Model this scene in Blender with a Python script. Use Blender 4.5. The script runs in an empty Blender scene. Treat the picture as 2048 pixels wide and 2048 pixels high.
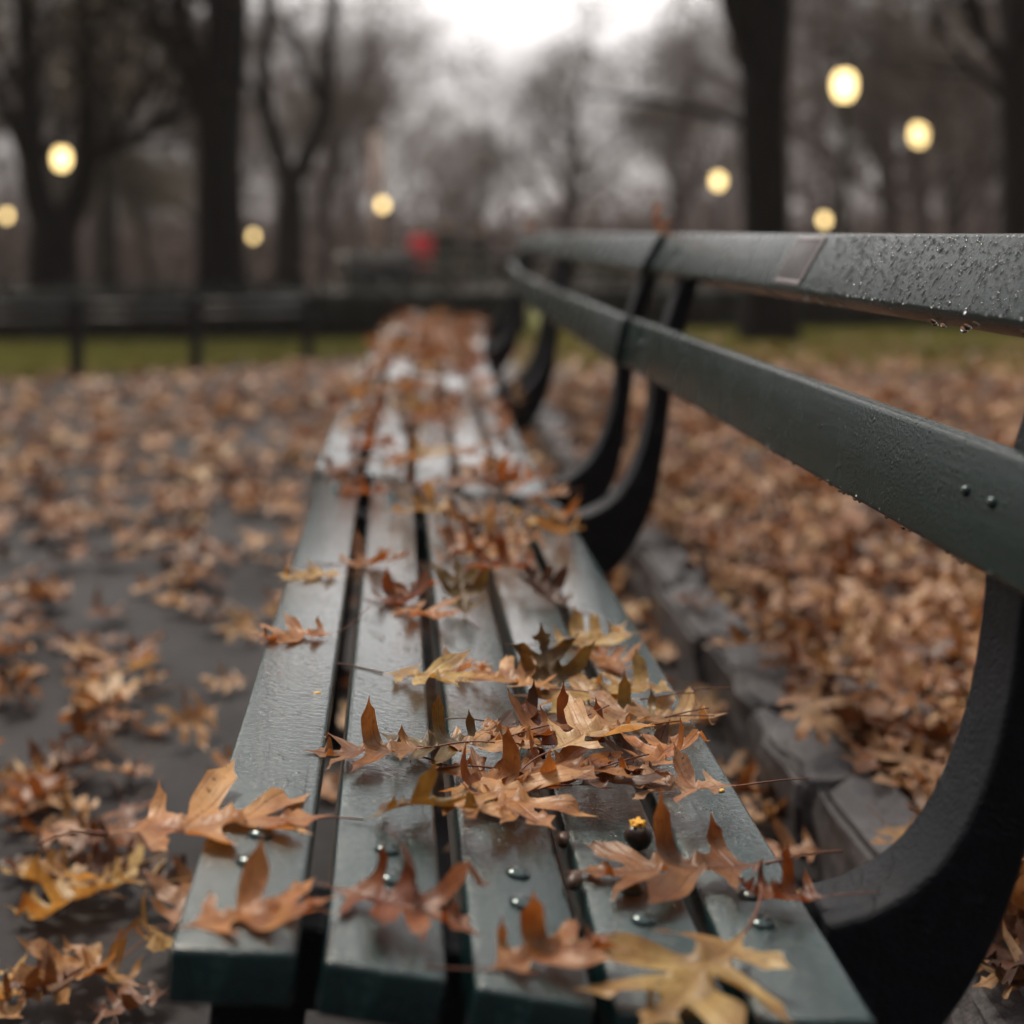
import bpy, bmesh, math, random
import numpy as np
from mathutils import Vector, Matrix, Euler
from mathutils.geometry import delaunay_2d_cdt

random.seed(11)
RNG = np.random.default_rng(11)
PI = math.pi
SC = bpy.context.scene
COL = SC.collection


# ------------------------------------------------------------------ helpers
def tag(o, label=None, cat=None, group=None, kind=None):
    if label: o['label'] = label
    if cat: o['category'] = cat
    if group: o['group'] = group
    if kind: o['kind'] = kind
    return o


def link(name, me, mat=None, parent=None, smooth=False):
    o = bpy.data.objects.new(name, me)
    COL.objects.link(o)
    if mat is not None:
        for m in (mat if isinstance(mat, (list, tuple)) else [mat]):
            me.materials.append(m)
    if parent is not None:
        o.parent = parent
    if smooth and len(me.polygons):
        me.polygons.foreach_set('use_smooth', [True] * len(me.polygons))
    return o


def empty(name, loc=(0, 0, 0), rz=0.0):
    o = bpy.data.objects.new(name, None)
    COL.objects.link(o)
    o.location = loc
    o.rotation_euler = (0, 0, rz)
    o.empty_display_size = .1
    return o


def copy_tree(o, parent=None):
    c = o.copy()
    COL.objects.link(c)
    if parent is not None:
        c.parent = parent
    for ch in list(o.children):
        copy_tree(ch, c)
    return c


class MB:
    """collects vertices and faces of one mesh"""
    def __init__(self):
        self.v = []; self.f = []; self.n = 0

    def add(self, v, f):
        self.v.append(np.asarray(v, float)); k = self.n
        self.f.extend([tuple(i + k for i in q) for q in f]); self.n += len(v)

    def tube(self, pts, rad, n=6, caps=True):
        pts = np.asarray(pts, float); m = len(pts)
        rad = np.broadcast_to(np.asarray(rad, float), (m,))
        d = np.gradient(pts, axis=0)
        d /= np.linalg.norm(d, axis=1)[:, None] + 1e-12
        up = np.array([0, 0, 1.]) if abs(d[0][2]) < .9 else np.array([1., 0, 0])
        ang = np.arange(n) * 2 * PI / n
        V = []
        a = np.cross(d[0], up); a /= np.linalg.norm(a)
        for i in range(m):
            a = a - d[i] * (a @ d[i]); a /= np.linalg.norm(a) + 1e-12
            b = np.cross(d[i], a)
            V.append(pts[i] + rad[i] * (np.cos(ang)[:, None] * a + np.sin(ang)[:, None] * b))
        V = np.concatenate(V)
        F = []
        for i in range(m - 1):
            for j in range(n):
                j2 = (j + 1) % n
                F.append((i * n + j, i * n + j2, (i + 1) * n + j2, (i + 1) * n + j))
        if caps and n > 2:
            F.append(tuple(range(n - 1, -1, -1))); F.append(tuple((m - 1) * n + j for j in range(n)))
        self.add(V, F)

    def lathe(self, prof, n=16, loc=(0, 0, 0)):
        V = []; F = []
        for r, z in prof:
            for j in range(n):
                t = j * 2 * PI / n
                V.append((loc[0] + r * math.cos(t), loc[1] + r * math.sin(t), loc[2] + z))
        m = len(prof)
        for i in range(m - 1):
            for j in range(n):
                j2 = (j + 1) % n
                F.append((i * n + j, i * n + j2, (i + 1) * n + j2, (i + 1) * n + j))
        F.append(tuple(range(n - 1, -1, -1))); F.append(tuple((m - 1) * n + j for j in range(n)))
        self.add(V, F)

    def mesh(self, name):
        me = bpy.data.meshes.new(name)
        v = np.concatenate(self.v) if self.v else np.zeros((0, 3))
        me.from_pydata(v.tolist(), [], self.f)
        me.update()
        return me

    def build(self, name, mat, parent=None, smooth=True):
        return link(name, self.mesh(name), mat, parent, smooth)


def bm_obj(name, bm, mat, parent=None, smooth=False):
    me = bpy.data.meshes.new(name)
    bm.normal_update()
    bm.to_mesh(me); bm.free()
    return link(name, me, mat, parent, smooth)


def prism(outline, y0, y1, bev=.004, seg=2):
    """outline in the x-z plane extruded along y, with rounded edges"""
    bm = bmesh.new()
    a = [bm.verts.new((x, y0, z)) for x, z in outline]
    f = bm.faces.new(a)
    r = bmesh.ops.extrude_face_region(bm, geom=[f])
    for v in [g for g in r['geom'] if isinstance(g, bmesh.types.BMVert)]:
        v.co.y = y1
    bmesh.ops.recalc_face_normals(bm, faces=bm.faces[:])
    rim = [e for e in bm.edges if abs(e.verts[0].co.y - e.verts[1].co.y) < 1e-6]
    bmesh.ops.bevel(bm, geom=rim, offset=bev, segments=seg, profile=.5, affect='EDGES', clamp_overlap=True)
    return bm


def beam(L, w, t, bev=.006, seg=3, cuts=0):
    """a slat: x in +-w/2, y in 0..L, z in -t..0"""
    bm = bmesh.new()
    bmesh.ops.create_cube(bm, size=1)
    for v in bm.verts:
        v.co.x *= w; v.co.y = (v.co.y + .5) * L; v.co.z = (v.co.z - .5) * t
    bmesh.ops.bevel(bm, geom=bm.edges[:], offset=bev, segments=seg, profile=.5, affect='EDGES')
    for f in bm.faces:
        f.smooth = True
    return bm


# ------------------------------------------------------------------ materials
def new_mat(name):
    m = bpy.data.materials.new(name); m.use_nodes = True
    nt = m.node_tree
    return m, nt, nt.nodes['Principled BSDF'], nt.nodes['Material Output']


def N(nt, typ, **kw):
    n = nt.nodes.new(typ)
    for k, v in kw.items():
        if k.startswith('_'):
            setattr(n, k[1:], v)
        else:
            n.inputs[k.replace('__', ' ')].default_value = v
    return n


def math_n(nt, op, a, b=None, c=None, clamp=False):
    n = nt.nodes.new('ShaderNodeMath'); n.operation = op; n.use_clamp = clamp
    for i, x in enumerate((a, b, c)):
        if x is None: continue
        if isinstance(x, (int, float)): n.inputs[i].default_value = x
        else: nt.links.new(x, n.inputs[i])
    return n.outputs[0]


def ramp(nt, fac, stops):
    n = nt.nodes.new('ShaderNodeValToRGB')
    e = n.color_ramp.elements
    while len(e) < len(stops): e.new(.5)
    for i, (p, c) in enumerate(stops):
        e[i].position = p
        e[i].color = (*c, 1) if isinstance(c, (tuple, list)) else (c, c, c, 1)
    nt.links.new(fac, n.inputs[0])
    return n.outputs[0]


def coords(nt, scale=(1, 1, 1), kind='Object'):
    tc = nt.nodes.new('ShaderNodeTexCoord'); mp = nt.nodes.new('ShaderNodeMapping')
    mp.inputs['Scale'].default_value = scale
    nt.links.new(tc.outputs[kind], mp.inputs[0])
    return mp.outputs[0]


def noise(nt, vec, scale, detail=4, rough=.55, out='Fac'):
    n = N(nt, 'ShaderNodeTexNoise', Scale=scale, Detail=detail, Roughness=rough)
    nt.links.new(vec, n.inputs['Vector'])
    return n.outputs[out]


def bump(nt, h, dist, strength=1.0, prev=None):
    b = N(nt, 'ShaderNodeBump', Strength=strength, Distance=dist)
    nt.links.new(h, b.inputs['Height'])
    if prev is not None: nt.links.new(prev, b.inputs['Normal'])
    return b.outputs[0]


def mix_rgb(nt, fac, a, b, blend='MIX'):
    n = nt.nodes.new('ShaderNodeMix'); n.data_type = 'RGBA'; n.blend_type = blend
    for s, x in ((0, fac), (6, a), (7, b)):
        if isinstance(x, (int, float)): n.inputs[s].default_value = x
        elif isinstance(x, (tuple, list)): n.inputs[s].default_value = (*x, 1)
        else: nt.links.new(x, n.inputs[s])
    return n.outputs[2]


def simple(name, col, rough=.6, var=.3, scale=20, bumpd=0.0, spec=.5, metallic=0):
    m, nt, p, o = new_mat(name)
    v = coords(nt)
    f = noise(nt, v, scale, 5)
    c = ramp(nt, f, [(.3, tuple(x * (1 - var) for x in col)), (.7, tuple(x * (1 + var) for x in col))])
    nt.links.new(c, p.inputs['Base Color'])
    p.inputs['Roughness'].default_value = rough
    p.inputs['Specular IOR Level'].default_value = spec
    p.inputs['Metallic'].default_value = metallic
    if bumpd:
        nt.links.new(bump(nt, f, bumpd), p.inputs['Normal'])
    return m


def wet_paint(name, col, axis_scale, grain=1.0, rough=(.16, .42), coat=.55, wear=True, spec=.5):
    """old green bench paint under a broken film of rain water"""
    m, nt, p, o = new_mat(name)
    v = coords(nt, axis_scale); vo = coords(nt)
    g = noise(nt, v, 60, 6, .6)                       # long wood grain under the paint
    pit = noise(nt, vo, 270, 3, .65)                   # pitted, brushed-on paint
    big = noise(nt, vo, 9, 4, .6)                     # where the water film lies
    drop = N(nt, 'ShaderNodeTexVoronoi', Scale=150.); nt.links.new(vo, drop.inputs['Vector'])
    dr = ramp(nt, drop.outputs['Distance'], [(.12, 1.), (.34, 0.)])
    sel = ramp(nt, noise(nt, vo, 26, 3), [(.52, 0.), (.62, 1.)])
    drops = math_n(nt, 'MULTIPLY', dr, sel)
    # cracks along the grain
    cr = ramp(nt, noise(nt, coords(nt, (axis_scale[0] * 1.3, axis_scale[1] * .5, axis_scale[2])), 34, 2, .4), [(.485, 0.), (.5, 1.), (.515, 0.)])
    crk = math_n(nt, 'MULTIPLY', cr, ramp(nt, noise(nt, vo, 5, 2), [(.5, 0.), (.62, 1.)]))
    c1 = mix_rgb(nt, ramp(nt, g, [(.35, 0.), (.7, 1.)]), tuple(x * .75 for x in col), tuple(x * 1.3 for x in col))
    if wear:
        c1 = mix_rgb(nt, ramp(nt, noise(nt, v, 22, 6, .7), [(.58, 0.), (.68, .8)]), c1, tuple(min(x * 2.4 + .012, .09) for x in col))
    crk = math_n(nt, 'MULTIPLY', crk, 1. if wear else 0.)
    c1 = mix_rgb(nt, math_n(nt, 'MULTIPLY', crk, .8), c1, (.004, .006, .006))
    nt.links.new(c1, p.inputs['Base Color'])
    r = ramp(nt, big, [(.38, rough[0]), (.62, rough[1])])
    nt.links.new(r, p.inputs['Roughness'])
    b1 = bump(nt, g, .0010 * grain, .55)
    b2 = bump(nt, pit, .0011 * grain, .8, b1)
    b3 = bump(nt, math_n(nt, 'SUBTRACT', drops, math_n(nt, 'MULTIPLY', crk, .8)), .0012, .8, b2)
    nt.links.new(b3, p.inputs['Normal'])
    p.inputs['Specular IOR Level'].default_value = spec
    p.inputs['Coat Weight'].default_value = coat
    p.inputs['Coat IOR'].default_value = 1.33
    p.inputs['Coat Roughness'].default_value = .10
    b4 = bump(nt, drops, .0011, .7, bump(nt, noise(nt, vo, 140, 3), .0009 * grain, .55))
    nt.links.new(b4, p.inputs['Coat Normal'])
    return m


M = {}
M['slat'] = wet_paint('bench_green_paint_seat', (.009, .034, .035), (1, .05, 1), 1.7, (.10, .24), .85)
M['back'] = wet_paint('bench_green_paint_back_shaded', (.004, .017, .015), (1, .05, 1), 1.0, (.17, .30), .0, False, .38)  # the seat green darkened: shade on the backs is put into the colour
M['iron'] = wet_paint('bench_iron_paint', (.007, .009, .013), (1, 1, 1), 2.0, (.45, .7), .0, True, .2)
M['bolt'] = simple('bolt_painted', (.05, .075, .075), .16, .3, 60, 0, .7, .5)
def plaque_mat():
    m, nt, p, o = new_mat('dull_plaque')
    g = coords(nt, kind='Generated'); sep = nt.nodes.new('ShaderNodeSeparateXYZ'); nt.links.new(g, sep.inputs[0])
    dx = math_n(nt, 'ABSOLUTE', math_n(nt, 'SUBTRACT', sep.outputs[0], .5)); dy = math_n(nt, 'ABSOLUTE', math_n(nt, 'SUBTRACT', sep.outputs[1], .5))
    rim = math_n(nt, 'MAXIMUM', ramp(nt, dx, [(.40, 0.), (.43, 1.)]), ramp(nt, dy, [(.44, 0.), (.46, 1.)]))
    nz = noise(nt, coords(nt), 90, 5)
    c = mix_rgb(nt, nz, (.03, .026, .028), (.085, .07, .07))
    nt.links.new(mix_rgb(nt, rim, c, (.20, .17, .17)), p.inputs['Base Color'])
    p.inputs['Metallic'].default_value = .6; p.inputs['Roughness'].default_value = .42
    nt.links.new(bump(nt, math_n(nt, 'ADD', nz, math_n(nt, 'MULTIPLY', rim, 2.)), .0008), p.inputs['Normal'])
    return m


M['plaque'] = plaque_mat()
M['water'] = None


def water_mat():
    m, nt, p, o = new_mat('rain_water')
    p.inputs['Base Color'].default_value = (1, 1, 1, 1)
    p.inputs['Roughness'].default_value = 0.02
    p.inputs['IOR'].default_value = 1.333
    p.inputs['Transmission Weight'].default_value = 1
    return m


M['water'] = water_mat()


def leaf_mat(name, col, back=None, island=False, trans=.34, spots=1.0, palette=None):
    m, nt, p, o = new_mat(name)
    uv = nt.nodes.new('ShaderNodeUVMap'); uv.uv_map = 'flat'
    sep = nt.nodes.new('ShaderNodeSeparateXYZ'); nt.links.new(uv.outputs[0], sep.inputs[0])
    x = math_n(nt, 'ABSOLUTE', sep.outputs[0]); y = sep.outputs[1]
    # midrib and one side vein into every lobe
    vein = ramp(nt, x, [(.004, 1.), (.014, 0.)])
    for y0, a in ((.16, 72), (.33, 57), (.52, 45), (.70, 40)):
        ca, sa = math.cos(math.radians(a)), math.sin(math.radians(a))
        q = math_n(nt, 'ABSOLUTE', math_n(nt, 'SUBTRACT', math_n(nt, 'MULTIPLY', x, ca), math_n(nt, 'MULTIPLY', math_n(nt, 'SUBTRACT', y, y0), sa)))
        vein = math_n(nt, 'MAXIMUM', vein, ramp(nt, q, [(.002, .8), (.009, 0.)]))
    fine = math_n(nt, 'FRACT', math_n(nt, 'MULTIPLY', math_n(nt, 'SUBTRACT', y, math_n(nt, 'MULTIPLY', x, .55)), 22.))
    finev = math_n(nt, 'MULTIPLY', ramp(nt, math_n(nt, 'ABSOLUTE', math_n(nt, 'SUBTRACT', fine, .5)), [(.02, 1.), (.09, 0.)]), .35)
    vein = math_n(nt, 'MAXIMUM', vein, finev)
    oi = nt.nodes.new('ShaderNodeObjectInfo')
    geo = nt.nodes.new('ShaderNodeNewGeometry')
    rnd = geo.outputs['Random Per Island'] if island else oi.outputs['Random']
    comb = nt.nodes.new('ShaderNodeCombineXYZ')
    nt.links.new(sep.outputs[0], comb.inputs[0]); nt.links.new(y, comb.inputs[1])
    nt.links.new(math_n(nt, 'MULTIPLY', rnd, 40.), comb.inputs[2])
    nz = noise(nt, comb.outputs[0], 4.5, 5, .6)
    sp = noise(nt, comb.outputs[0], 26, 3, .6)
    if palette:
        base = nt.nodes.new('ShaderNodeValToRGB'); base.color_ramp.interpolation = 'CONSTANT'
        e = base.color_ramp.elements
        while len(e) < len(palette): e.new(.5)
        for i, c in enumerate(palette):
            e[i].position = i / len(palette); e[i].color = (*c, 1)
        nt.links.new(rnd, base.inputs[0]); base = base.outputs[0]
    else:
        hsv = N(nt, 'ShaderNodeHueSaturation'); hsv.inputs['Color'].default_value = (*col, 1)
        nt.links.new(math_n(nt, 'ADD', math_n(nt, 'MULTIPLY', rnd, .5), .75), hsv.inputs['Value'])
        base = hsv.outputs[0]
    c = mix_rgb(nt, ramp(nt, nz, [(.34, .85), (.62, 0.)]), base, mix_rgb(nt, 1., base, (.42, .34, .30), 'MULTIPLY'))
    c = mix_rgb(nt, ramp(nt, sp, [(.60, 0.), (.70, .75 * spots)]), c, (.035, .016, .009))
    c = mix_rgb(nt, math_n(nt, 'MULTIPLY', vein, .62), c, mix_rgb(nt, 1., base, (.55, .42, .36), 'MULTIPLY'))
    c = mix_rgb(nt, ramp(nt, noise(nt, comb.outputs[0], 2.3, 4, .6), [(.45, 0.), (.66, .75)]), c, mix_rgb(nt, 1., c, (.62, .36, .24), 'MULTIPLY'))
    c = mix_rgb(nt, ramp(nt, x, [(.02, .45), (.13, 0.)]), c, mix_rgb(nt, 1., c, (.60, .50, .42), 'MULTIPLY'))
    # dull paler underside
    c = mix_rgb(nt, math_n(nt, 'MULTIPLY', geo.outputs['Backfacing'], .35), c, mix_rgb(nt, 1., c, (1.35, 1.3, 1.2), 'MULTIPLY'))
    nt.links.new(c, p.inputs['Base Color'])
    p.inputs['Roughness'].default_value = .42
    p.inputs['Specular IOR Level'].default_value = .45
    nt.links.new(bump(nt, math_n(nt, 'SUBTRACT', nz, math_n(nt, 'MULTIPLY', vein, .35)), .0022, .7), p.inputs['Normal'])
    tr = nt.nodes.new('ShaderNodeBsdfTranslucent')
    nt.links.new(mix_rgb(nt, 1., c, (1.15, .85, .55), 'MULTIPLY'), tr.inputs[0])
    mx = nt.nodes.new('ShaderNodeMixShader'); mx.inputs[0].default_value = trans
    nt.links.new(p.outputs[0], mx.inputs[1]); nt.links.new(tr.outputs[0], mx.inputs[2])
    nt.links.new(mx.outputs[0], o.inputs[0])
    return m


LC = {
    'tan': (.62, .34, .135), 'orange': (.52, .225, .065), 'rust': (.30, .098, .028), 'brown': (.40, .18, .055),
    'dark': (.13, .056, .027), 'yellow': (.70, .48, .17), 'olive': (.22, .145, .042), 'pink': (.58, .35, .20), 'pale': (.68, .46, .22),
}
LM = {k: leaf_mat('leaf_' + k, c) for k, c in LC.items()}
M['stem'] = simple('leaf_stem', (.16, .055, .028), .5, .3, 60)
PAL = [(.66, .43, .22), (.60, .36, .17), (.47, .245, .10), (.53, .29, .12), (.40, .185, .070), (.27, .12, .05), (.15, .068, .034), (.56, .36, .18), (.43, .21, .085), (.21, .095, .042), (.64, .43, .19), (.34, .17, .075), (.10, .052, .03), (.48, .25, .085)]
M['litter'] = leaf_mat('litter_leaves', (.4, .2, .1), island=True, palette=PAL, trans=.14)
PALB = [(.58, .31, .13), (.46, .21, .075), (.28, .115, .042), (.14, .06, .027), (.60, .36, .18), (.40, .165, .06), (.66, .44, .18), (.50, .27, .12)]
M['anyleaf'] = leaf_mat('bench_leaves_mixed', (.4, .2, .1), palette=PALB)
PALR = [(.56, .32, .14), (.46, .22, .085), (.33, .14, .055), (.18, .08, .035), (.64, .43, .20), (.27, .12, .05), (.60, .37, .17), (.52, .30, .10)]
M['groundleaf'] = leaf_mat('ground_leaves_mixed', (.4, .2, .1), palette=PALR, trans=.2)


# ------------------------------------------------------------------ oak leaves
LOBES = [(.22, 80, .28, .038), (.40, 60, .49, .064), (.62, 46, .39, .055)]


def catmull(P, n=4):
    P = [np.array(p, float) for p in P]
    out = []
    for i in range(len(P) - 1):
        p0 = P[i - 1] if i > 0 else 2 * P[0] - P[1]
        p3 = P[i + 2] if i + 2 < len(P) else 2 * P[-1] - P[-2]
        p1, p2 = P[i], P[i + 1]
        for k in range(n):
            t = k / n
            out.append(.5 * ((2 * p1) + (-p0 + p2) * t + (2 * p0 - 5 * p1 + 4 * p2 - p3) * t * t + (-p0 + 3 * p1 - 3 * p2 + p3) * t ** 3))
    out.append(P[-1])
    return out


def side_outline(rng, fine):
    """right half of a pin oak leaf from base to tip; returns points and the lobe axes"""
    j = lambda s: rng.uniform(-s, s)
    axes = []
    sharp = []
    for (y, a, l, w) in LOBES:
        a = math.radians(a + j(7)); l = l * (1 + j(.14)); y = y + j(.02); w = w * (1 + j(.15))
        O = np.array([.045, y - .03]); d = np.array([math.sin(a), math.cos(a)]); nn = np.array([-d[1], d[0]])
        axes.append((O, d, l, w, nn))
    n = 4 if fine else 2
    pts = [np.array([.010, 0.])]
    prev = [np.array([.010, 0.]), np.array([.014, .05]), np.array([.040, .115])]
    for i, (O, d, l, w, nn) in enumerate(axes):
        tip = O + d * l
        big = l > .2
        tl = O + d * l * rng.uniform(.56, .68) - nn * w * rng.uniform(.85, 1.3)
        tu = O + d * l * rng.uniform(.60, .74) + nn * w * rng.uniform(.8, 1.25)
        Bl = O + d * l * .30 - nn * w * 1.15
        Bu = O + d * l * .30 + nn * w * 1.15
        pts += catmull(prev + [Bl, tl], n)[1:]
        mid = (tl + tip) / 2 + nn * w * .20
        pts += catmull([tl, mid, tip], n)[1:]
        mid = (tu + tip) / 2 - nn * w * .20
        pts += catmull([tip, mid, tu], n)[1:]
        if i + 1 < len(axes):
            O2, d2, l2, w2, n2 = axes[i + 1]
            S = np.array([.080 + .010 * i + j(.010), (O[1] + O2[1]) / 2 + .055 + j(.01)])
            prev = [tu, Bu, S]
        else:
            S = np.array([.046 + j(.008), O[1] + .110])
            prev = [tu, Bu, S]
    # terminal lobe
    t1 = np.array([.095 + j(.02), .85 + j(.02)])
    pts += catmull(prev + [np.array([.050, .775]), t1], n)[1:]
    t2 = np.array([0., 1.0])
    pts += catmull([t1, np.array([.032, .895]), t2], n)[1:]
    return pts, axes


def leaf_flat(seed, fine=True):
    rng = random.Random(seed)
    R, ra = side_outline(rng, fine)
    Lh, la = side_outline(rng, fine)
    ring = R + [np.array([-p[0], p[1]]) for p in reversed(Lh[:-1])]
    ring = [p for i, p in enumerate(ring) if i == 0 or np.linalg.norm(p - ring[i - 1]) > .004]
    n = len(ring)
    V = [Vector((float(p[0]), float(p[1]))) for p in ring]
    E = [(i, (i + 1) % n) for i in range(n)]
    if fine:
        step = .036
        k = 0
        for yy in np.arange(.03, 1.0, step):
            k += 1
            for xx in np.arange(-.5 + (k % 2) * step / 2, .5, step):
                V.append(Vector((float(xx), float(yy))))
    else:
        for yy in np.arange(.1, .95, .13):
            V.append(Vector((0., float(yy))))
    vo, eo, fo, _, _, _ = delaunay_2d_cdt(V, E, [], 1, 1e-5)
    P = np.array([(v.x, v.y) for v in vo])
    return P, [tuple(f) for f in fo], (ra, la)


def smooth01(t):
    t = np.clip(t, 0, 1); return t * t * (3 - 2 * t)


def leaf_shape(P, axes, lifts, rng, bend=.4, fold=.15, twist=.3, wav=.02):
    """curls the flat leaf. lifts = (3 right lobes, 3 left lobes, tip): degrees each lobe stands up."""
    X = P[:, 0].copy(); Y = P[:, 1].copy(); Z = np.zeros(len(P))
    XO, YO = X.copy(), Y.copy()
    for side in (0, 1):
        s = 1 if side == 0 else -1
        m = (XO * s > .05)
        idx = np.where(m)[0]
        if not len(idx): continue
        best = np.full(len(idx), 1e9); sel = np.zeros(len(idx), int)
        data = []
        for k, (O, d, l, w, nn) in enumerate(axes[side]):
            px = XO[idx] * s - O[0]; py = YO[idx] - O[1]
            r = px * d[0] + py * d[1]; q = px * nn[0] + py * nn[1]
            score = np.abs(q) + np.where(r < 0, 1., 0) + np.where(YO[idx] > .80, .3, 0)
            data.append((r, q, O, d, nn, l))
            b = score < best
            best[b] = score[b]; sel[b] = k
        for k, (r, q, O, d, nn, l) in enumerate(data):
            A = math.radians(lifts[side * 3 + k])
            u = (sel == k) & (r > 0) & (best < .3)
            if not u.any(): continue
            rr = r[u]
            ts = np.linspace(0, .62, 63)
            w0 = .20
            ang = A * smooth01((ts - .01) / w0) + A * .35 * np.clip((ts - .2) / .3, 0, 2)
            Rr = np.concatenate([[0], np.cumsum(np.cos(ang[:-1]) * .01)])
            Zr = np.concatenate([[0], np.cumsum(np.sin(ang[:-1]) * .01)])
            R2 = np.interp(rr, ts, Rr); Z2 = np.interp(rr, ts, Zr)
            roll = rng.uniform(-.6, .6)
            qq = q[u]
            ii = idx[u]
            X[ii] = s * (O[0] + d[0] * R2 + nn[0] * qq)
            Y[ii] = O[1] + d[1] * R2 + nn[1] * qq
            Z[ii] += Z2 + qq * np.sin(roll * smooth01(rr / .3)) + .9 * qq * qq / .1 * .35
    # fold along the midrib, waviness
    Z += fold * np.abs(X) + wav * np.sin(XO * 17 + rng.uniform(0, 6)) * np.cos(YO * 13 + rng.uniform(0, 6))
    # bend along the midrib
    T = math.radians(lifts[6])
    ts = np.linspace(-.3, 1.4, 171)
    ang = bend * (ts - .45) + T * smooth01((ts - .68) / .22)
    y2 = np.cumsum(np.cos(ang) * .01); z2 = np.cumsum(np.sin(ang) * .01)
    y0 = np.interp(0, ts, y2); z0 = np.interp(.45, ts, z2)
    a = np.interp(Y, ts, ang)
    Yb = np.interp(Y, ts, y2) - y0 - np.sin(a) * Z
    Zb = np.interp(Y, ts, z2) - z0 + np.cos(a) * Z
    tw = twist * (Yb - .4)
    Xn = X * np.cos(tw) - Zb * np.sin(tw) * .6
    Zn = Zb * np.cos(tw) + X * np.sin(tw)
    base = np.array([0., np.interp(0, ts, y2) - y0, np.interp(0, ts, z2) - z0])
    return np.stack([Xn, Yb, Zn], 1), base


def stem_pts(base, length, side, drop, n=9):
    t = np.linspace(0, 1, n)
    return np.stack([base[0] + side * t ** 2, base[1] - length * t + 0.0, base[2] + drop * t ** 1.4 + .02 * np.sin(t * 3)], 1)


FLAT = {}


def flat(seed, fine=True):
    if (seed, fine) not in FLAT:
        FLAT[(seed, fine)] = leaf_flat(seed, fine)
    return FLAT[(seed, fine)]


def leaf_mesh(name, V, F, UVP):
    me = bpy.data.meshes.new(name)
    me.from_pydata(V.tolist(), [], F)
    uv = me.uv_layers.new(name='flat')
    li = np.zeros(len(me.loops), int); me.loops.foreach_get('vertex_index', li)
    uv.data.foreach_set('uv', UVP[li].astype(float).ravel())
    me.polygons.foreach_set('use_smooth', [True] * len(me.polygons))
    me.update()
    return me


# ---- seat profile and pile height map (bench seat seen in its own frame)
SX = [-.30, -.095, 0, .088, .177, .266, .40]
SZ = [.446, .440, .424, .404, .389, .383, .380]
HM = {}


def seat_z(x):
    return np.interp(x, SX, SZ)


def settle(W, support=None, pct=70, pile=True):
    """how far to raise world vertices W so that they lie on the seat and on the leaves already there"""
    need = []
    for x, y, z in W:
        k = (int(x // .006), int(y // .006))
        on = -.139 < x < .306
        h = HM.get(k, -1) if pile else -1
        if on: h = max(h, float(seat_z(x)))
        if h > 0: need.append(h - z)
    need = np.array(need) if need else np.array([0.43])
    dz = float(np.max(need)) if not pile else float(np.percentile(need, pct))
    base = np.array([float(seat_z(x)) - z for x, y, z in W if -.139 < x < .306] or [0.])
    dz = max(dz, float(np.max(base))) + .0006
    if pile:
        for x, y, z in W[::1]:
            k = (int(x // .006), int(y // .006))
            HM[k] = max(HM.get(k, -1), min(z + dz, float(seat_z(x)) + .030))
    return dz


def hero_leaf(x, y, L, head, col, lifts, label, seed, bend=.3, fold=.12, twist=.2, roll=0, pitch=0, stem=(.42, .10, .03), lift=0, group=None, pct=68):
    rng = random.Random(seed * 7 + 1)
    P, F, ax = flat(seed % 9)
    lifts = [v_ * (.85 if v_ > 80 else .62) for v_ in lifts]; L *= .95
    V, base = leaf_shape(P, ax, lifts, rng, bend * .8, fold * .7, twist, .012)
    c = np.array([0, .45, 0.])
    R = np.array(Euler((math.radians(pitch), math.radians(roll), math.radians(head - 90)), 'XYZ').to_matrix())
    V = ((V - c) * L) @ R.T
    dz = settle(V + np.array([x, y, 0]), pct=pct)
    o = link('oak_leaf', leaf_mesh('oak_leaf', V, F, P), LM[col])
    o.location = (x, y, dz + lift)
    mb = MB()
    sp = (stem_pts(base, *stem) - c) * L
    sp = sp @ R.T
    # keep the stem above the seat
    for q in sp:
        if -.139 < q[0] + x < .306:
            q[2] = max(q[2], float(seat_z(q[0] + x)) + .0012 - dz - lift)
    mb.tube(sp, np.linspace(.0010, .0007, len(sp)) * (L / .13), 6)
    s = mb.build('stem', M['stem'], o)
    tag(o, label, 'leaf', group or 'oak leaves on the near bench')
    return o


# ------------------------------------------------------------------ the bench
XC = [-.095 - .0045, -.0055, .088, .177, .266]          # slat centres
ZC = [.440, .4245, .4045, .3895, .3835]
TILT = [4, 11, 11.5, 7, 2]
SW, ST, BL = .0775, .036, 1.95
ARM_IN = [(-.138, .388), (-.095, .402), (0, .386), (.088, .366), (.177, .351), (.266, .345), (.303, .345), (.308, .386), (.335, .392), (.362, .405), (.385, .423), (.404, .448), (.420, .480), (.431, .512), (.441, .555), (.447, .600), (.4500, .628), (.4700, .717), (.482, .755), (.4975, .795), (.539, .866)]
ARM_OUT = [(.548, .868), (.562, .855), (.524, .785), (.502, .705), (.482, .625), (.474, .560), (.466, .500), (.453, .430), (.431, .370), (.400, .318), (.365, .285), (.30, .272), (.20, .280), (.088, .305), (-.05, .335), (-.128, .345)]
ARM_IN = ARM_IN[:8] + [tuple(q) for q in catmull(ARM_IN[8:17], 5)] + ARM_IN[17:]
ARM_OUT = ARM_OUT[:1] + [tuple(q) for q in catmull(ARM_OUT[1:12], 5)] + ARM_OUT[12:]
BACK = [(.42, .635, 12, .0906), (.470, .811, 30, .082)]   # lower front corner x, z, lean, height


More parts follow.
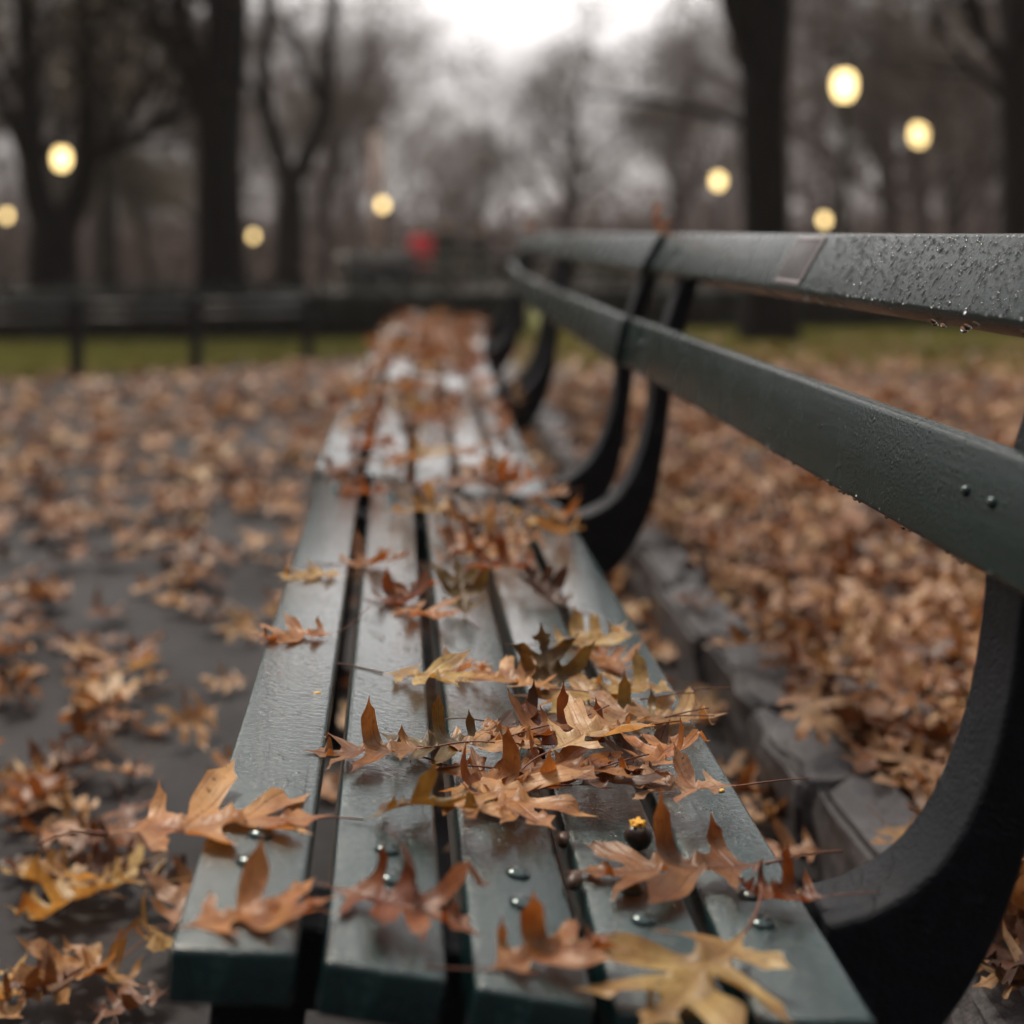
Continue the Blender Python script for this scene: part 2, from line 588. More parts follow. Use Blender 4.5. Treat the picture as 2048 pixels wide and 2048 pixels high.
def make_bench(near):
    root = empty('park_bench', (0, 0, 0))
    for i in range(5):
        bm = beam(BL, SW, ST, .0048, 3)
        o = bm_obj('seat_slat', bm, M['slat'], root)
        o.location = (XC[i], 0, ZC[i]); o.rotation_euler = (0, math.radians(TILT[i]), 0)
        if near:
            for yb in (.137, .190, BL - .190, BL - .137):
                mb = MB()
                r = .0098
                prof = [(r, -.001), (r, .0008)] + [(r * math.cos(t), .0008 + .0046 * math.sin(t)) for t in np.linspace(.15, 1.45, 7)] + [(.0003, .0054)]
                mb.lathe(prof, 20)
                b = mb.build('bolt', M['bolt'], o)
                b.location = (RNG.uniform(-.004, .004), yb + RNG.uniform(-.003, .003), 0)
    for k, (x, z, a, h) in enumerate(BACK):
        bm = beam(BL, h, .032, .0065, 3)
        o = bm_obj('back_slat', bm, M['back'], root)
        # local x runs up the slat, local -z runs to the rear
        ar = math.radians(a)
        up = Vector((math.sin(ar), 0, math.cos(ar))); rear = Vector((math.cos(ar), 0, -math.sin(ar)))
        yv = Vector((0, 1, 0))
        mat = Matrix((up, yv, -rear)).transposed().to_4x4()
        mat.translation = Vector((x, 0, z)) + up * h / 2
        o.matrix_local = mat
        if near:
            for yb in (.137, .190, BL - .190, BL - .137):
                mb = MB(); r = .0046 if k == 0 else .0070
                prof = [(r, -.001), (r, .0008)] + [(r * math.cos(t), .0008 + .004 * math.sin(t)) for t in np.linspace(.15, 1.45, 6)] + [(.0003, .0048)]
                mb.lathe(prof, 18)
                b = mb.build('bolt', M['bolt'], o); b.location = (.006, yb, 0)
            if k == 1:
                bm = beam(.125, .066, .0016, .0007, 2)
                pl = bm_obj('plaque', bm, M['plaque'], o)
                pl.location = (0, .86, .0016)
    for y in (.165, BL - .165):
        bm = prism(ARM_IN + ARM_OUT, y - .0375, y + .0375, .006, 3)
        o = bm_obj('support', bm, M['iron'], root)
        for quad in ([(-.128, .350), (-.062, .338), (-.085, .17), (-.10, .02), (-.08, 0), (-.165, 0), (-.145, .17)],
                     [(.285, .281), (.352, .283), (.36, .17), (.385, .02), (.41, 0), (.325, 0), (.318, .17)]):
            bm = prism(quad, y - .0345, y + .0345, .004, 2)
            bm_obj('leg', bm, M['iron'], root)
    return root


BENCH = [(0, .98, 0.), (-.012, 2.975, -.8), (.016, 4.97, -1.8), (.082, 6.96, -3.6)]
bench = make_bench(True); bench.location = (0, .98, 0)
tag(bench, 'wet dark green bench in front with sharp slats and shiny bolts', 'bench', 'green benches in a row along the path')
bench_far = make_bench(False)
blab = ['second dark green bench of the row, beginning at the seam behind the sharp one', 'third dark green bench of the row, seat thick with blurred leaves',
        'fourth and farthest dark green bench of the row, turned slightly away']
FARB = []
for i, (x, y, a) in enumerate(BENCH[1:]):
    o = bench_far if i == 0 else copy_tree(bench_far)
    o.location = (x, y, 0); o.rotation_euler = (0, 0, math.radians(a))
    tag(o, blab[i], 'bench', 'green benches in a row along the path')
    FARB.append(o)

# ------------------------------------------------------------------ leaves on the near bench
H = hero_leaf
# x, y, length, heading, colour, lifts (R0,R1,R2,L0,L1,L2,tip), label
H(-.135, 1.185, .175, 8, 'tan', (6, 8, 6, 75, 22, 10, 4), 'large tan leaf hanging over the open edge of the seat, two lobes curled up', 3, bend=-.1, fold=.05, twist=.1, stem=(.30, .12, .02))
H(-.090, 1.025, .115, 20, 'orange', (12, 25, 10, 30, 70, 15, 6), 'small orange leaf with one dark upright lobe at the cut end of the outer slat', 1, bend=.2)
H(.002, 1.052, .125, -35, 'rust', (10, 20, 10, 95, 110, 70, -20), 'dark rust leaf standing like a peak on the second slat', 4, bend=-.2, fold=.3, roll=12, stem=(.15, .05, .02))
H(.098, 1.022, .110, 25, 'orange', (25, 10, 15, 100, 105, 30, 8), 'orange leaf with two spiky upright lobes at the end of the third slat', 6, bend=.2, stem=(.38, -.05, -.10))
H(.196, 1.008, .175, 235, 'yellow', (8, 10, 6, 10, 6, 12, 5), 'broad pale yellow leaf lying flat on the fourth slat at the lower edge', 2, bend=-.15, fold=.03, twist=.1)
H(.212, 1.190, .165, 183, 'brown', (88, 92, 12, 6, 8, 10, 4), 'big brown leaf with two tall upright lobes beside the acorn', 8, bend=.05, fold=.04, twist=0, stem=(.40, .03, .03))
H(.283, 1.145, .085, 160, 'rust', (70, 90, 80, 60, 75, 60, 50), 'small curled reddish leaf at the rear seat edge by the iron arm', 5, bend=1.2, fold=.4)
H(.022, 1.222, .110, 5, 'olive', (70, 80, 40, -20, -10, 40, 20), 'dark olive leaf arched over the second gap, pale lobe to its side', 7, bend=-1.0, fold=.25, roll=-15)
H(.060, 1.218, .075, -20, 'tan', (5, 8, 10, 15, 10, 5, 6), 'narrow tan leaf tip poking out from under the dark olive leaf', 0, bend=.1)
H(.088, 1.290, .150, -62, 'tan', (12, 10, 8, 10, 18, 12, 5), 'tan leaf spread flat across the third slat with pointed lobes toward the slat end', 3, bend=-.3, fold=.08)
H(.078, 1.325, .130, 100, 'brown', (15, 98, 30, 80, 100, 20, 40), 'brown leaf with one tall broad lobe standing at the near side of the pile', 6, bend=.3, fold=.15)
H(.126, 1.345, .120, 190, 'orange', (50, 70, 60, 50, 65, 80, 60), 'crumpled orange-brown leaf cupped at the foot of the pile', 1, bend=1.6, fold=.5)
H(-.018, 1.358, .120, 185, 'brown', (95, 92, 20, 5, 4, 10, 8), 'brown leaf with two swept lobes standing alone on the second slat', 4, bend=.1, fold=.06, stem=(.45, -.10, .04))
H(.044, 1.400, .125, 195, 'olive', (96, 96, 10, 8, 5, 5, 5), 'olive-tan leaf raising two thin prongs over the second gap', 0, bend=.05, fold=.05)
H(.082, 1.402, .115, 5, 'tan', (8, 12, 8, 10, 8, 10, -5), 'smooth tan leaf lying between the two-pronged leaf and the pile', 5, bend=-.3)
H(.125, 1.430, .115, 210, 'brown', (90, 80, 40, 20, 30, 20, 30), 'brown leaf with one leaning lobe in the middle of the pile', 7, bend=.5, fold=.2, lift=.004)
H(.158, 1.455, .130, 178, 'rust', (100, 98, 60, 10, 12, 20, 20), 'rusty leaf with the tallest thin spike at the back of the pile', 8, bend=.2, fold=.1)
H(.176, 1.405, .125, 40, 'pale', (10, 14, 8, 20, 25, 15, -15), 'smooth pale beige leaf on top of the pile', 2, bend=-.5, fold=.2, lift=.016, stem=(.60, .12, -.14))
H(.225, 1.468, .110, 100, 'dark', (60, 70, 50, 75, 80, 60, 50), 'dark reddish leaf with rounded lobes standing at the rear of the pile', 1, bend=.6, fold=.2)
H(.240, 1.415, .110, 60, 'orange', (20, 95, 60, 10, 12, 10, 10), 'orange-brown leaf at the right end of the pile, one lobe raised', 4, bend=.3)
H(.150, 1.355, .140, -5, 'brown', (6, 10, 8, 12, 8, 10, 6), 'flat brown leaf lying under the crumpled one, tip to the rear edge', 0, bend=-.2)
H(.190, 1.335, .105, 20, 'dark', (20, 15, 12, 10, 16, 18, 10), 'thin dark leaf in the shade under the pile', 6, bend=.2)
H(.243, 1.325, .105, 175, 'pink', (20, 70, 30, 10, 8, 10, 10), 'pinkish flat leaf behind the big brown one, long stem to the rear edge', 3, bend=.2, stem=(.62, .05, .05))
H(.190, 1.610, .140, 172, 'yellow', (8, 10, 12, 6, 8, 6, 5), 'yellow-tan leaf lying flat behind the pile', 2, bend=-.1, fold=.05)
H(.163, 1.668, .120, 100, 'olive', (60, 70, 40, 65, 75, 40, 40), 'olive leaf standing upright behind the pile', 5, bend=.9, fold=.15, pitch=35)
H(.268, 1.590, .135, 0, 'pale', (10, 12, 70, 12, 10, 80, 10), 'pale leaf reaching over the rear seat edge', 4, bend=.1, stem=(.4, .1, .03))
H(.250, 1.645, .120, 160, 'yellow', (12, 80, 12, 8, 10, 12, 10), 'pale yellow leaf with one curled lobe on the rear slat', 7, bend=.2)
H(.222, 1.560, .115, 150, 'olive', (85, 95, 50, 12, 20, 15, 10), 'dark olive leaf curling over between two pale ones behind the pile', 8, bend=.4)
H(.034, 1.615, .120, -25, 'yellow', (8, 10, 6, 10, 30, 14, 6), 'yellow leaf bridging the second gap by itself', 1, bend=-.2, fold=.06)
H(.122, 1.640, .125, 130, 'tan', (6, 20, 10, 12, 14, 8, 6), 'tan leaf with a long curved stem on the third slat behind the pile', 6, bend=.2)
H(.066, 1.685, .080, 30, 'pink', (40, 60, 20, 30, 50, 20, 20), 'small purplish leaf beside the second gap', 3, bend=.5)
H(.128, 1.505, .100, -10, 'dark', (15, 60, 20, 25, 85, 20, 15), 'dark brown leaf with a thin raised lobe just behind the pile', 0, bend=.3)
H(.210, 1.520, .120, 185, 'tan', (10, 8, 10, 12, 10, 8, 6), 'smooth pale tan leaf arched over the third gap', 2, bend=-.6)
H(.232, 1.905, .130, 30, 'yellow', (10, 12, 8, 60, 80, 70, 40), 'yellow leaf with its edge turned up near the rear edge', 5, bend=.4)
H(.245, 1.800, .115, 95, 'orange', (12, 50, 20, 15, 60, 20, 10), 'orange leaf standing below the turned-up yellow one', 7, bend=.4)
H(.202, 2.120, .120, 120, 'dark', (60, 80, 60, 50, 80, 50, 40), 'dark red leaf standing on the fourth slat', 4, bend=.7, pitch=20)
H(.150, 2.210, .135, 170, 'rust', (80, 85, 70, 30, 40, 30, 20), 'rust leaf arched across the third and fourth slats', 8, bend=-.9, fold=.3)
H(.083, 2.000, .115, 95, 'olive', (60, 75, 60, 70, 80, 60, 20), 'olive star-shaped leaf standing on the third slat', 1, bend=.5, pitch=30)
H(.009, 1.970, .120, 60, 'rust', (40, 80, 60, 60, 90, 50, 60), 'rust leaf curled into a ring on the second slat', 6, bend=1.2, fold=.3)
H(-.033, 2.150, .130, 30, 'orange', (30, 60, 20, 40, 70, 30, 30), 'orange leaf over the first gap', 3, bend=.6)
H(.036, 1.900, .110, -40, 'orange', (12, 20, 10, 40, 30, 15, 10), 'small orange leaf against the second gap', 0, bend=.3)
H(-.108, 1.735, .105, 185, 'orange', (70, 20, 10, 8, 10, 12, 5), 'small orange leaf alone on the outer slat with its stem up', 2, bend=.2, stem=(.35, .05, .25))
H(-.105, 2.040, .105, 175, 'yellow', (8, 10, 6, 8, 5, 8, 5), 'flat yellow leaf on the outer slat', 5, bend=.1)
H(.225, 2.690, .140, 200, 'yellow', (10, 30, 12, 8, 10, 40, 10), 'bright yellow leaf by the rear edge near the far end of the sharp bench', 7, bend=.2)

# acorn and crumbs
root = empty('acorn', (.193, 1.250, float(seat_z(.193))))
mb = MB(); r = .0115
mb.lathe([(.002, .0003), (r * .7, .003), (r, .009), (r * 1.0, .013), (r * .86, .018), (r * .55, .0205)], 20)
mb.build('shell', simple('acorn_shell', (.028, .014, .009), .28, .4, 80, .001), root)
mb = MB()
vv = []
for i in range(26):
    t = i * 2.4; rr = .0085 * math.sqrt(i / 26)
    vv.append((rr * math.cos(t), rr * math.sin(t), .021 + .004 * RNG.random()))
bm = bmesh.new(); bmesh.ops.create_icosphere(bm, subdivisions=3, radius=.0085)
for v in bm.verts:
    n_ = .72 + .5 * math.sin(v.co.x * 520 + 1) * math.sin(v.co.y * 470 + 2) * math.sin(v.co.z * 610 + .4)
    v.co = Vector((v.co.x * n_, v.co.y * n_, v.co.z * .62 * n_ + .0205))
bm_obj('kernel', bm, simple('acorn_kernel', (.80, .40, .03), .45, .3, 200, .001), root, True)
tag(root, 'dark acorn broken open to its bright yellow kernel on the fourth slat', 'acorn')
CR = simple('yellow_crumb', (.70, .40, .06), .5, .2, 100)


def crumb(x, y, s, mat, name, label, cat, sq=(1, 1, .5)):
    bm = bmesh.new(); bmesh.ops.create_icosphere(bm, subdivisions=2, radius=s)
    ph = RNG.uniform(0, 6)
    for v in bm.verts:
        k = 1 + .35 * math.sin(v.co.x / s * 3 + ph) * math.sin(v.co.y / s * 2.7 + ph)
        v.co = Vector((v.co.x * k * sq[0], v.co.y * k * sq[1], v.co.z * sq[2]))
    o = bm_obj(name, bm, mat, None, True); o.location = (x, y, float(seat_z(x)) + s * sq[2] * .6)
    tag(o, label, cat)
    return o


crumb(.290, 1.393, .0028, CR, 'leaf_crumb', 'tiny yellow crumb at the rear seat edge', 'crumb', (1, 1.3, .5))
crumb(-.075, 1.532, .0034, CR, 'leaf_crumb', 'tiny yellow crumb alone on the outer slat', 'crumb', (1.4, 1, .5))
SEED = simple('seed_brown', (.075, .038, .022), .35, .4, 120, .001)
crumb(.1325, 1.245, .0075, SEED, 'brown_seed', 'brown seed stuck in the third gap beyond its twin', 'seed', (.8, 1.25, .8))
crumb(.1325, 1.165, .0080, SEED, 'brown_seed', 'brown seed stuck in the third gap by the bolts', 'seed', (.8, 1.3, .8))
crumb(.1325, 1.452, .0080, SEED, 'brown_seed', 'round brown seed stuck in the third gap in the pile of leaves', 'seed', (.9, 1.2, .9))

# ---- shared leaf variants, stem included in the mesh, for the softer leaves
VAR = []
for s in range(14):
    rng = random.Random(100 + s)
    P, F, ax = leaf_flat(200 + s, True) if False else flat(20 + s, False)
    lifts = [rng.choice([5, 15, 30, 60, 85]) for _ in range(6)] + [rng.choice([0, 10, 40])]
    V, base = leaf_shape(P, ax, lifts, rng, rng.uniform(-.9, 1.1), rng.uniform(0, .4), rng.uniform(-.6, .6), .03)
    mb = MB(); mb.tube(stem_pts(base, rng.uniform(.3, .5), rng.uniform(-.15, .15), rng.uniform(-.02, .12), 5), .008, 3)
    sv = np.concatenate(mb.v)
    allV = np.concatenate([V, sv]) - np.array([0, .45, 0])
    nF = list(F) + [tuple(i + len(V) for i in q) for q in mb.f]
    UVP = np.concatenate([P, np.tile([[0., .5]], (len(sv), 1))])
    me = leaf_mesh('oak_leaf_soft', allV, nF, UVP)
    me.materials.append(M['anyleaf'])
    VAR.append((me, allV))


def soft_leaf(x, y, zfun, L, mat, label, group, tilt=.25, world=None):
    me, V = VAR[random.randrange(len(VAR))]
    o = bpy.data.objects.new('oak_leaf', me); COL.objects.link(o)
    e = Euler((random.gauss(0, tilt), random.gauss(0, tilt), random.uniform(0, 2 * PI)), 'XYZ')
    R = np.array(e.to_matrix())
    W = (V * L) @ R.T
    if world is not None:
        lx, ly = x, y
        dz = settle2(W + np.array([lx, ly, 0]), world)
        p = Matrix.Rotation(math.radians(world[2]), 4, 'Z') @ Vector((lx, ly, 0))
        o.location = (p.x + world[0], p.y + world[1], dz)
        e.z += math.radians(world[2])
    else:
        o.location = (x, y, zfun - float(W[:, 2].min()) - .004 * random.random())
    o.rotation_euler = e; o.scale = (L, L, L)
    o.material_slots[0].link = 'OBJECT'; o.material_slots[0].material = mat
    tag(o, label, 'leaf', group)
    return o


HM2 = {}


def settle2(W, key):
    dz = -1
    for x, y, z in W[::2]:
        if -.139 < x < .306:
            k = (key, int(x // .012), int(y // .012))
            dz = max(dz, float(seat_z(x)) - z, )
    best = max(dz, .38)
    need = sorted(HM2.get((key, int(x // .012), int(y // .012)), -1) - z for x, y, z in W[::2])
    best = max(best, need[int(len(need) * .8)])
    for x, y, z in W[::2]:
        k = (key, int(x // .012), int(y // .012))
        HM2[k] = max(HM2.get(k, -1), min(z + best, float(seat_z(x)) + .02))
    return best + .0005


LABB = ['blurred leaf on the far half of the sharp bench', 'blurred leaf on the seat of the second bench', 'blurred leaf on the seat of the third bench', 'blurred leaf heaped on the seat of the fourth bench', 'blurred leaf on the seat of the last bench of the row']
GRB = ['soft leaves on the far half of the near bench', 'soft leaves on the second bench', 'soft leaves on the third bench', 'soft leaves on the fourth bench', 'soft leaves on the last bench']
for bi, n in ((0, 18), (1, 42), (2, 46), (3, 46)):
    for k in range(n):
        if bi == 0: y = random.uniform(1.25, 1.95)
        else: y = random.uniform(.02, 1.93)
        x = random.choice([random.uniform(-.13, .30), random.gauss(.10, .09)])
        x = min(max(x, -.135), .30)
        if bi == 0 and -.13 < x < -.05 and random.random() < .6: x += .12
        soft_leaf(x, y, 0, random.uniform(.095, .145), M['anyleaf'], LABB[bi], GRB[bi], .22, BENCH[bi])
# leaves caught on the tops of the bench backs
for (x, y, z, L, lab) in ((.500, 3.04, .898, .10, 'orange leaf caught on top of the second bench back'), (.590, 7.06, .898, .13, 'orange leaf caught on top of the fourth bench back'), (.352, 4.70, .405, .10, 'pale leaf sticking out past the rear edge of the second bench')):
    me, V = VAR[3]
    o = bpy.data.objects.new('oak_leaf', me); COL.objects.link(o)
    o.location = (x, y, z); o.rotation_euler = (1.2, .2, 1.0); o.scale = (L, L, L)
    o.material_slots[0].link = 'OBJECT'; o.material_slots[0].material = LM['orange' if z > .8 else 'pale']
    tag(o, lab, 'leaf', 'leaves caught on the bench backs')

# ------------------------------------------------------------------ rain drops on the near bench back
def drop_mesh(entries):
    """entries: (centre, normal, along, radius, stretch, height)"""
    mb = MB()
    rings, seg = 4, 9
    for c, n, a, r, st, hh in entries:
        b = np.cross(n, a)
        V = []
        for i in range(rings):
            t = i / rings * PI / 2
            for j in range(seg):
                p = j * 2 * PI / seg
                V.append(c + a * (math.cos(p) * math.cos(t) * r * st) + b * (math.sin(p) * math.cos(t) * r) + n * (math.sin(t) * hh - .00015))
        V.append(c + n * hh)
        F = []
        for i in range(rings - 1):
            for j in range(seg):
                j2 = (j + 1) % seg
                F.append((i * seg + j, i * seg + j2, (i + 1) * seg + j2, (i + 1) * seg + j))
        for j in range(seg):
            F.append(((rings - 1) * seg + j, (rings - 1) * seg + (j + 1) % seg, rings * seg))
        F.append(tuple(range(seg - 1, -1, -1)))
        mb.add(np.array(V), F)
    return mb


def on_back(k, u, y):
    x, z, a, h = BACK[k]; ar = math.radians(a)
    up = np.array([math.sin(ar), 0, math.cos(ar)]); nrm = np.array([-math.cos(ar), 0, math.sin(ar)])
    return np.array([x, y, z]) + up * (u * h), nrm, up


ent = []
for _ in range(2800):
    y = RNG.uniform(1.0, 1.8); u = RNG.uniform(.05, .95)
    c, n, up = on_back(1, u, y)
    r = float(np.clip(RNG.lognormal(math.log(.00075), .5), .0004, .0028))
    ent.append((c, n, up, r, RNG.uniform(1.0, 1.7), r * RNG.uniform(.45, .7)))
for _ in range(900):
    y = RNG.uniform(1.0, 2.2); u = RNG.uniform(.05, .95)
    c, n, up = on_back(0, u, y)
    r = float(np.clip(RNG.lognormal(math.log(.0006), .5), .0003, .0020))
    ent.append((c, n, up, r, RNG.uniform(1.0, 1.8), r * RNG.uniform(.45, .7)))
# hanging drops along the lower rims
for k, n_ in ((1, 16), (0, 46)):
    x, z, a, h = BACK[k]; ar = math.radians(a)
    for _ in range(n_):
        y = RNG.uniform(1.05, 1.9)
        rear = np.array([math.cos(ar), 0, -math.sin(ar)])
        c = np.array([x, y, z]) + rear * (RNG.uniform(.010, .029) if k else RNG.uniform(.006, .012))
        r = RNG.uniform(.0026, .0042) if k else RNG.uniform(.0013, .0028)
        n = np.array([-math.sin(ar), 0, -math.cos(ar)])
        ent.append((c, n, np.array([0, 1., 0]), r, 1.0, r * RNG.uniform(.9, 1.25)))
o = drop_mesh(ent).build('rain_drops', M['water'])
tag(o, 'rain drops beaded on and hanging under the near bench back', 'water drops', None, 'stuff')


# ------------------------------------------------------------------ ground, path, lawn, kerb
def gz(y):
    y = np.asarray(y, float)
    return -.026 * np.clip(y - 9, 0, 31) - .010 * np.clip(y - 40, 0, 60)


def sheet(name, poly_fn, xs, ys, dz, mat, label=None):
    V = []; idx = {}
    F = []
    for j, y in enumerate(ys):
        for i, x in enumerate(xs):
            X, Y = poly_fn(x, y)
            idx[(i, j)] = len(V); V.append((X, Y, float(gz(Y)) + dz))
    for j in range(len(ys) - 1):
        for i in range(len(xs) - 1):
            F.append((idx[(i, j)], idx[(i + 1, j)], idx[(i + 1, j + 1)], idx[(i, j + 1)]))
    mb = MB(); mb.add(V, F)
    o = mb.build(name, mat, None, True)
    o['kind'] = 'structure'
    if label: o['label'] = label
    return o


YS = sorted(set([-6, 0, 3, 6, 9] + list(np.linspace(9, 41, 17)) + [50, 60, 80, 100, 130, 200, 400, 900]))
m, nt, p, o_ = new_mat('wet_earth')
v = coords(nt)
c = ramp(nt, noise(nt, v, 3.2, 6, .65), [(.32, (.022, .013, .009)), (.55, (.05, .028, .016)), (.72, (.10, .05, .027))])
nt.links.new(c, p.inputs['Base Color']); p.inputs['Roughness'].default_value = .7
nt.links.new(bump(nt, noise(nt, v, 14, 5), .03), p.inputs['Normal'])
M['earth'] = m
m, nt, p, o_ = new_mat('wet_asphalt')
v = coords(nt)
gr = noise(nt, v, 260, 3, .7)
wet = noise(nt, v, 1.7, 4, .6)
c = mix_rgb(nt, ramp(nt, gr, [(.35, 0.), (.65, 1.)]), (.009, .009, .011), (.030, .028, .030))
nt.links.new(c, p.inputs['Base Color'])
nt.links.new(ramp(nt, wet, [(.4, .42), (.6, .7)]), p.inputs['Roughness']); p.inputs['Specular IOR Level'].default_value = .2
nt.links.new(bump(nt, gr, .003, .8, bump(nt, noise(nt, v, 30, 3), .004, .5)), p.inputs['Normal'])
M['asphalt'] = m
m, nt, p, o_ = new_mat('lawn_turf')
v = coords(nt)
c = ramp(nt, noise(nt, v, 1.6, 6, .7), [(.35, (.10, .12, .02)), (.55, (.22, .23, .045)), (.7, (.32, .24, .07))])
nt.links.new(c, p.inputs['Base Color']); p.inputs['Roughness'].default_value = .8
nt.links.new(bump(nt, noise(nt, v, 60, 4), .03), p.inputs['Normal'])
M['turf'] = m

sheet('ground', lambda x, y: (x, y), [-900, -200, -60, -20, -5, 0, 5, 20, 60, 200, 900], YS, -.008, M['earth'])
# path: left of the kerb, up to the slanting lawn edge
def lawn_edge(x): return 11.55 + (x + .63) * 1.09 if x < 2 else 14.4
def path_xy(u, w):
    x = -16 + u * 16.577
    y0, y1 = -5., max(lawn_edge(x), -5)
    return x, y0 + w * (y1 - y0)
sheet('path', path_xy, list(np.linspace(0, 1, 30)), list(np.linspace(0, 1, 24)), 0, M['asphalt'])
def lawn_xy(u, w):
    x = -22 + u * 24.5
    y0 = lawn_edge(x) + .03
    return x, y0 + (w ** 2) * (40 - y0)
sheet('lawn', lawn_xy, list(np.linspace(0, 1, 30)), list(np.linspace(0, 1, 26)), .010, M['turf'])
sheet('verge', lambda u, w: (.70 + u * 24, -4 + w * 32), list(np.linspace(0, 1, 12)), list(np.linspace(0, 1, 40)), .055, M['earth'])

sheet('lawn', lambda u, w: (.72 + u * 24, 9.6 + w * 18 + 1.2 * math.sin(u * 31)), list(np.linspace(0, 1, 40)), list(np.linspace(0, 1, 30)), .064, M['turf'])

# granite kerb of rough blocks
mb = MB()
y = -.6
rk = random.Random(5)
while y < 15:
    L = rk.uniform(.30, .46)
    bm = bmesh.new(); bmesh.ops.create_cube(bm, size=1)
    bmesh.ops.subdivide_edges(bm, edges=bm.edges[:], cuts=4, use_grid_fill=True)
    for v in bm.verts:
        v.co = Vector((.634 + v.co.x * .118, y + L / 2 + v.co.y * (L - .032), .015 + v.co.z * .20))
        k = .004
        v.co += Vector((rk.uniform(-k, k) * 1.6, rk.uniform(-k, k), rk.uniform(-k, k) * 1.3))
    dx = rk.uniform(-.012, .010); dzz = rk.uniform(-.012, .005)
    bmesh.ops.bevel(bm, geom=[e for e in bm.edges if e.calc_face_angle(0) > .8], offset=.010, segments=2, affect='EDGES')
    V = np.array([(v.co.x + dx, v.co.y, v.co.z + dzz + float(gz(y))) for v in bm.verts]); bm.verts.index_update()
    F = [tuple(v.index for v in f.verts) for f in bm.faces]
    mb.add(V, F); bm.free(); y += L
m, nt, p, o_ = new_mat('wet_granite')
v = coords(nt)
g1 = noise(nt, v, 24, 6, .7); g2 = noise(nt, v, 240, 2)
c = mix_rgb(nt, ramp(nt, g1, [(.35, 0.), (.65, 1.)]), (.045, .043, .046), (.125, .115, .115))
c = mix_rgb(nt, ramp(nt, g2, [(.55, 0.), (.65, .5)]), c, (.04, .04, .042))
nt.links.new(c, p.inputs['Base Color'])
p.inputs['Roughness'].default_value = .40
nt.links.new(bump(nt, g2, .003, .6, bump(nt, g1, .02, .6)), p.inputs['Normal'])
o = mb.build('kerb', m, None, False); o['kind'] = 'structure'

# ------------------------------------------------------------------ fallen leaves on the ground
LV = []
for s in range(8):
    rng = random.Random(400 + s)
    P, F, ax = flat(20 + s, False)
    lifts = [rng.choice([0, 5, 12, 30, 55]) for _ in range(6)] + [rng.choice([0, 20, 40])]
    V, base = leaf_shape(P, ax, lifts, rng, rng.uniform(-.7, .7), rng.uniform(0, .25), rng.uniform(-.5, .5), .03)
    LV.append((V - np.array([0, .45, 0]), F, P))
# far leaves: a four-lobed cupped leaf of few faces
fv = []
for i in range(8):
    t = i * PI / 4; r = .5 if i % 2 == 0 else .2
    fv.append((r * math.cos(t) * .75, r * math.sin(t), .16 * (i % 2 == 0) * (1 if i % 4 else .4)))
FARV = np.array(fv + [(0, 0, 0)]); FARF = [(i, (i + 1) % 8, 8) for i in range(8)]


def litter(name, pts, label):
    """pts: rows of x, y, z, size, far flag; all in one mesh because nobody could count them"""
    VV, FF, UV = [], [], []
    k = 0
    for x, y, z, L, far in pts:
        V, F, P = (FARV, FARF, FARV[:, :2] + np.array([0, .5])) if far else LV[random.randrange(8)]
        e = Euler((random.gauss(0, .24), random.gauss(0, .24), random.uniform(0, 6.28)), 'XYZ')
        W = (V * L) @ np.array(e.to_matrix()).T
        W = W + np.array([x, y, z - W[:, 2].min() * .8])
        VV.append(W); UV.append(P)
        FF.extend([tuple(i + k for i in q) for q in F]); k += len(V)
    o = link(name, leaf_mesh(name, np.concatenate(VV), FF, np.concatenate(UV)), M['litter'])
    tag(o, label, 'leaves', None, 'stuff')
    return o


def in_view_left(x, y): return -.275 * y - .15 < x


LSEP = []
pts = []
clump = np.array([(RNG.uniform(-3.5, .5), RNG.uniform(1.5, 12)) for _ in range(90)])


def clumpy(x, y, s=.35):
    d2 = ((clump - np.array([x, y])) ** 2).sum(1)
    return min(1.0, float(np.exp(-d2 / (2 * s * s)).sum()))


n_single = 0
cand = []
near_l = []
for _ in range(44):
    y = RNG.uniform(1.8, 3.5); x = -(.135 + .125 * RNG.random() ** .8) * y - .01
    if 2.35 < y < 2.75 and x > -.48: x -= .12
    near_l.append((x, y))
while len(cand) < 1450:
    y = 1.55 + (RNG.random() ** .75) * 10.2
    x = RNG.uniform(-.29 * y - .2, .56)
    if y > lawn_edge(x) - .05: continue
    dens = .42 + .58 * min(1, max(0, (y - 2.8) / 2.6))
    if y < 6: dens *= .6 + .4 * clumpy(x, y)
    if y < 4.6 and x > -.52 - (y - 2.5) * .10 and y > 2.6 and x < -.12: dens *= .85
    if RNG.random() > dens: continue
    cand.append((x, y))
cand.sort(key=lambda q: q[1])
cand = near_l + cand
seen_left = sorted(near_l, key=lambda q: q[1])[:34]
sl = set(seen_left)
for x, y in cand:
    L = RNG.uniform(.10, .155)
    if (x, y) in sl:
        soft_leaf(x, y, .004 + RNG.uniform(0, .012), L, M['groundleaf'] if RNG.random() < .6 else LM['yellow' if RNG.random() < .45 else 'tan'],
                  'soft leaf on the wet asphalt beside the cut end of the near bench', 'leaves on the asphalt beside the near bench', .3)
    else:
        pts.append((x, y, float(gz(y)) + .004 + RNG.uniform(0, .02), L, y > 8.5))
for _ in range(700):   # thin scatter on the lawn edge
    x = RNG.uniform(-4.5, 1.5); y = lawn_edge(x) + abs(RNG.normal(0, .5))
    pts.append((x, y, float(gz(y)) + .02, RNG.uniform(.08, .12), True))
litter('leaf_litter', pts, 'brown leaves strewn thickly over the wet asphalt path')

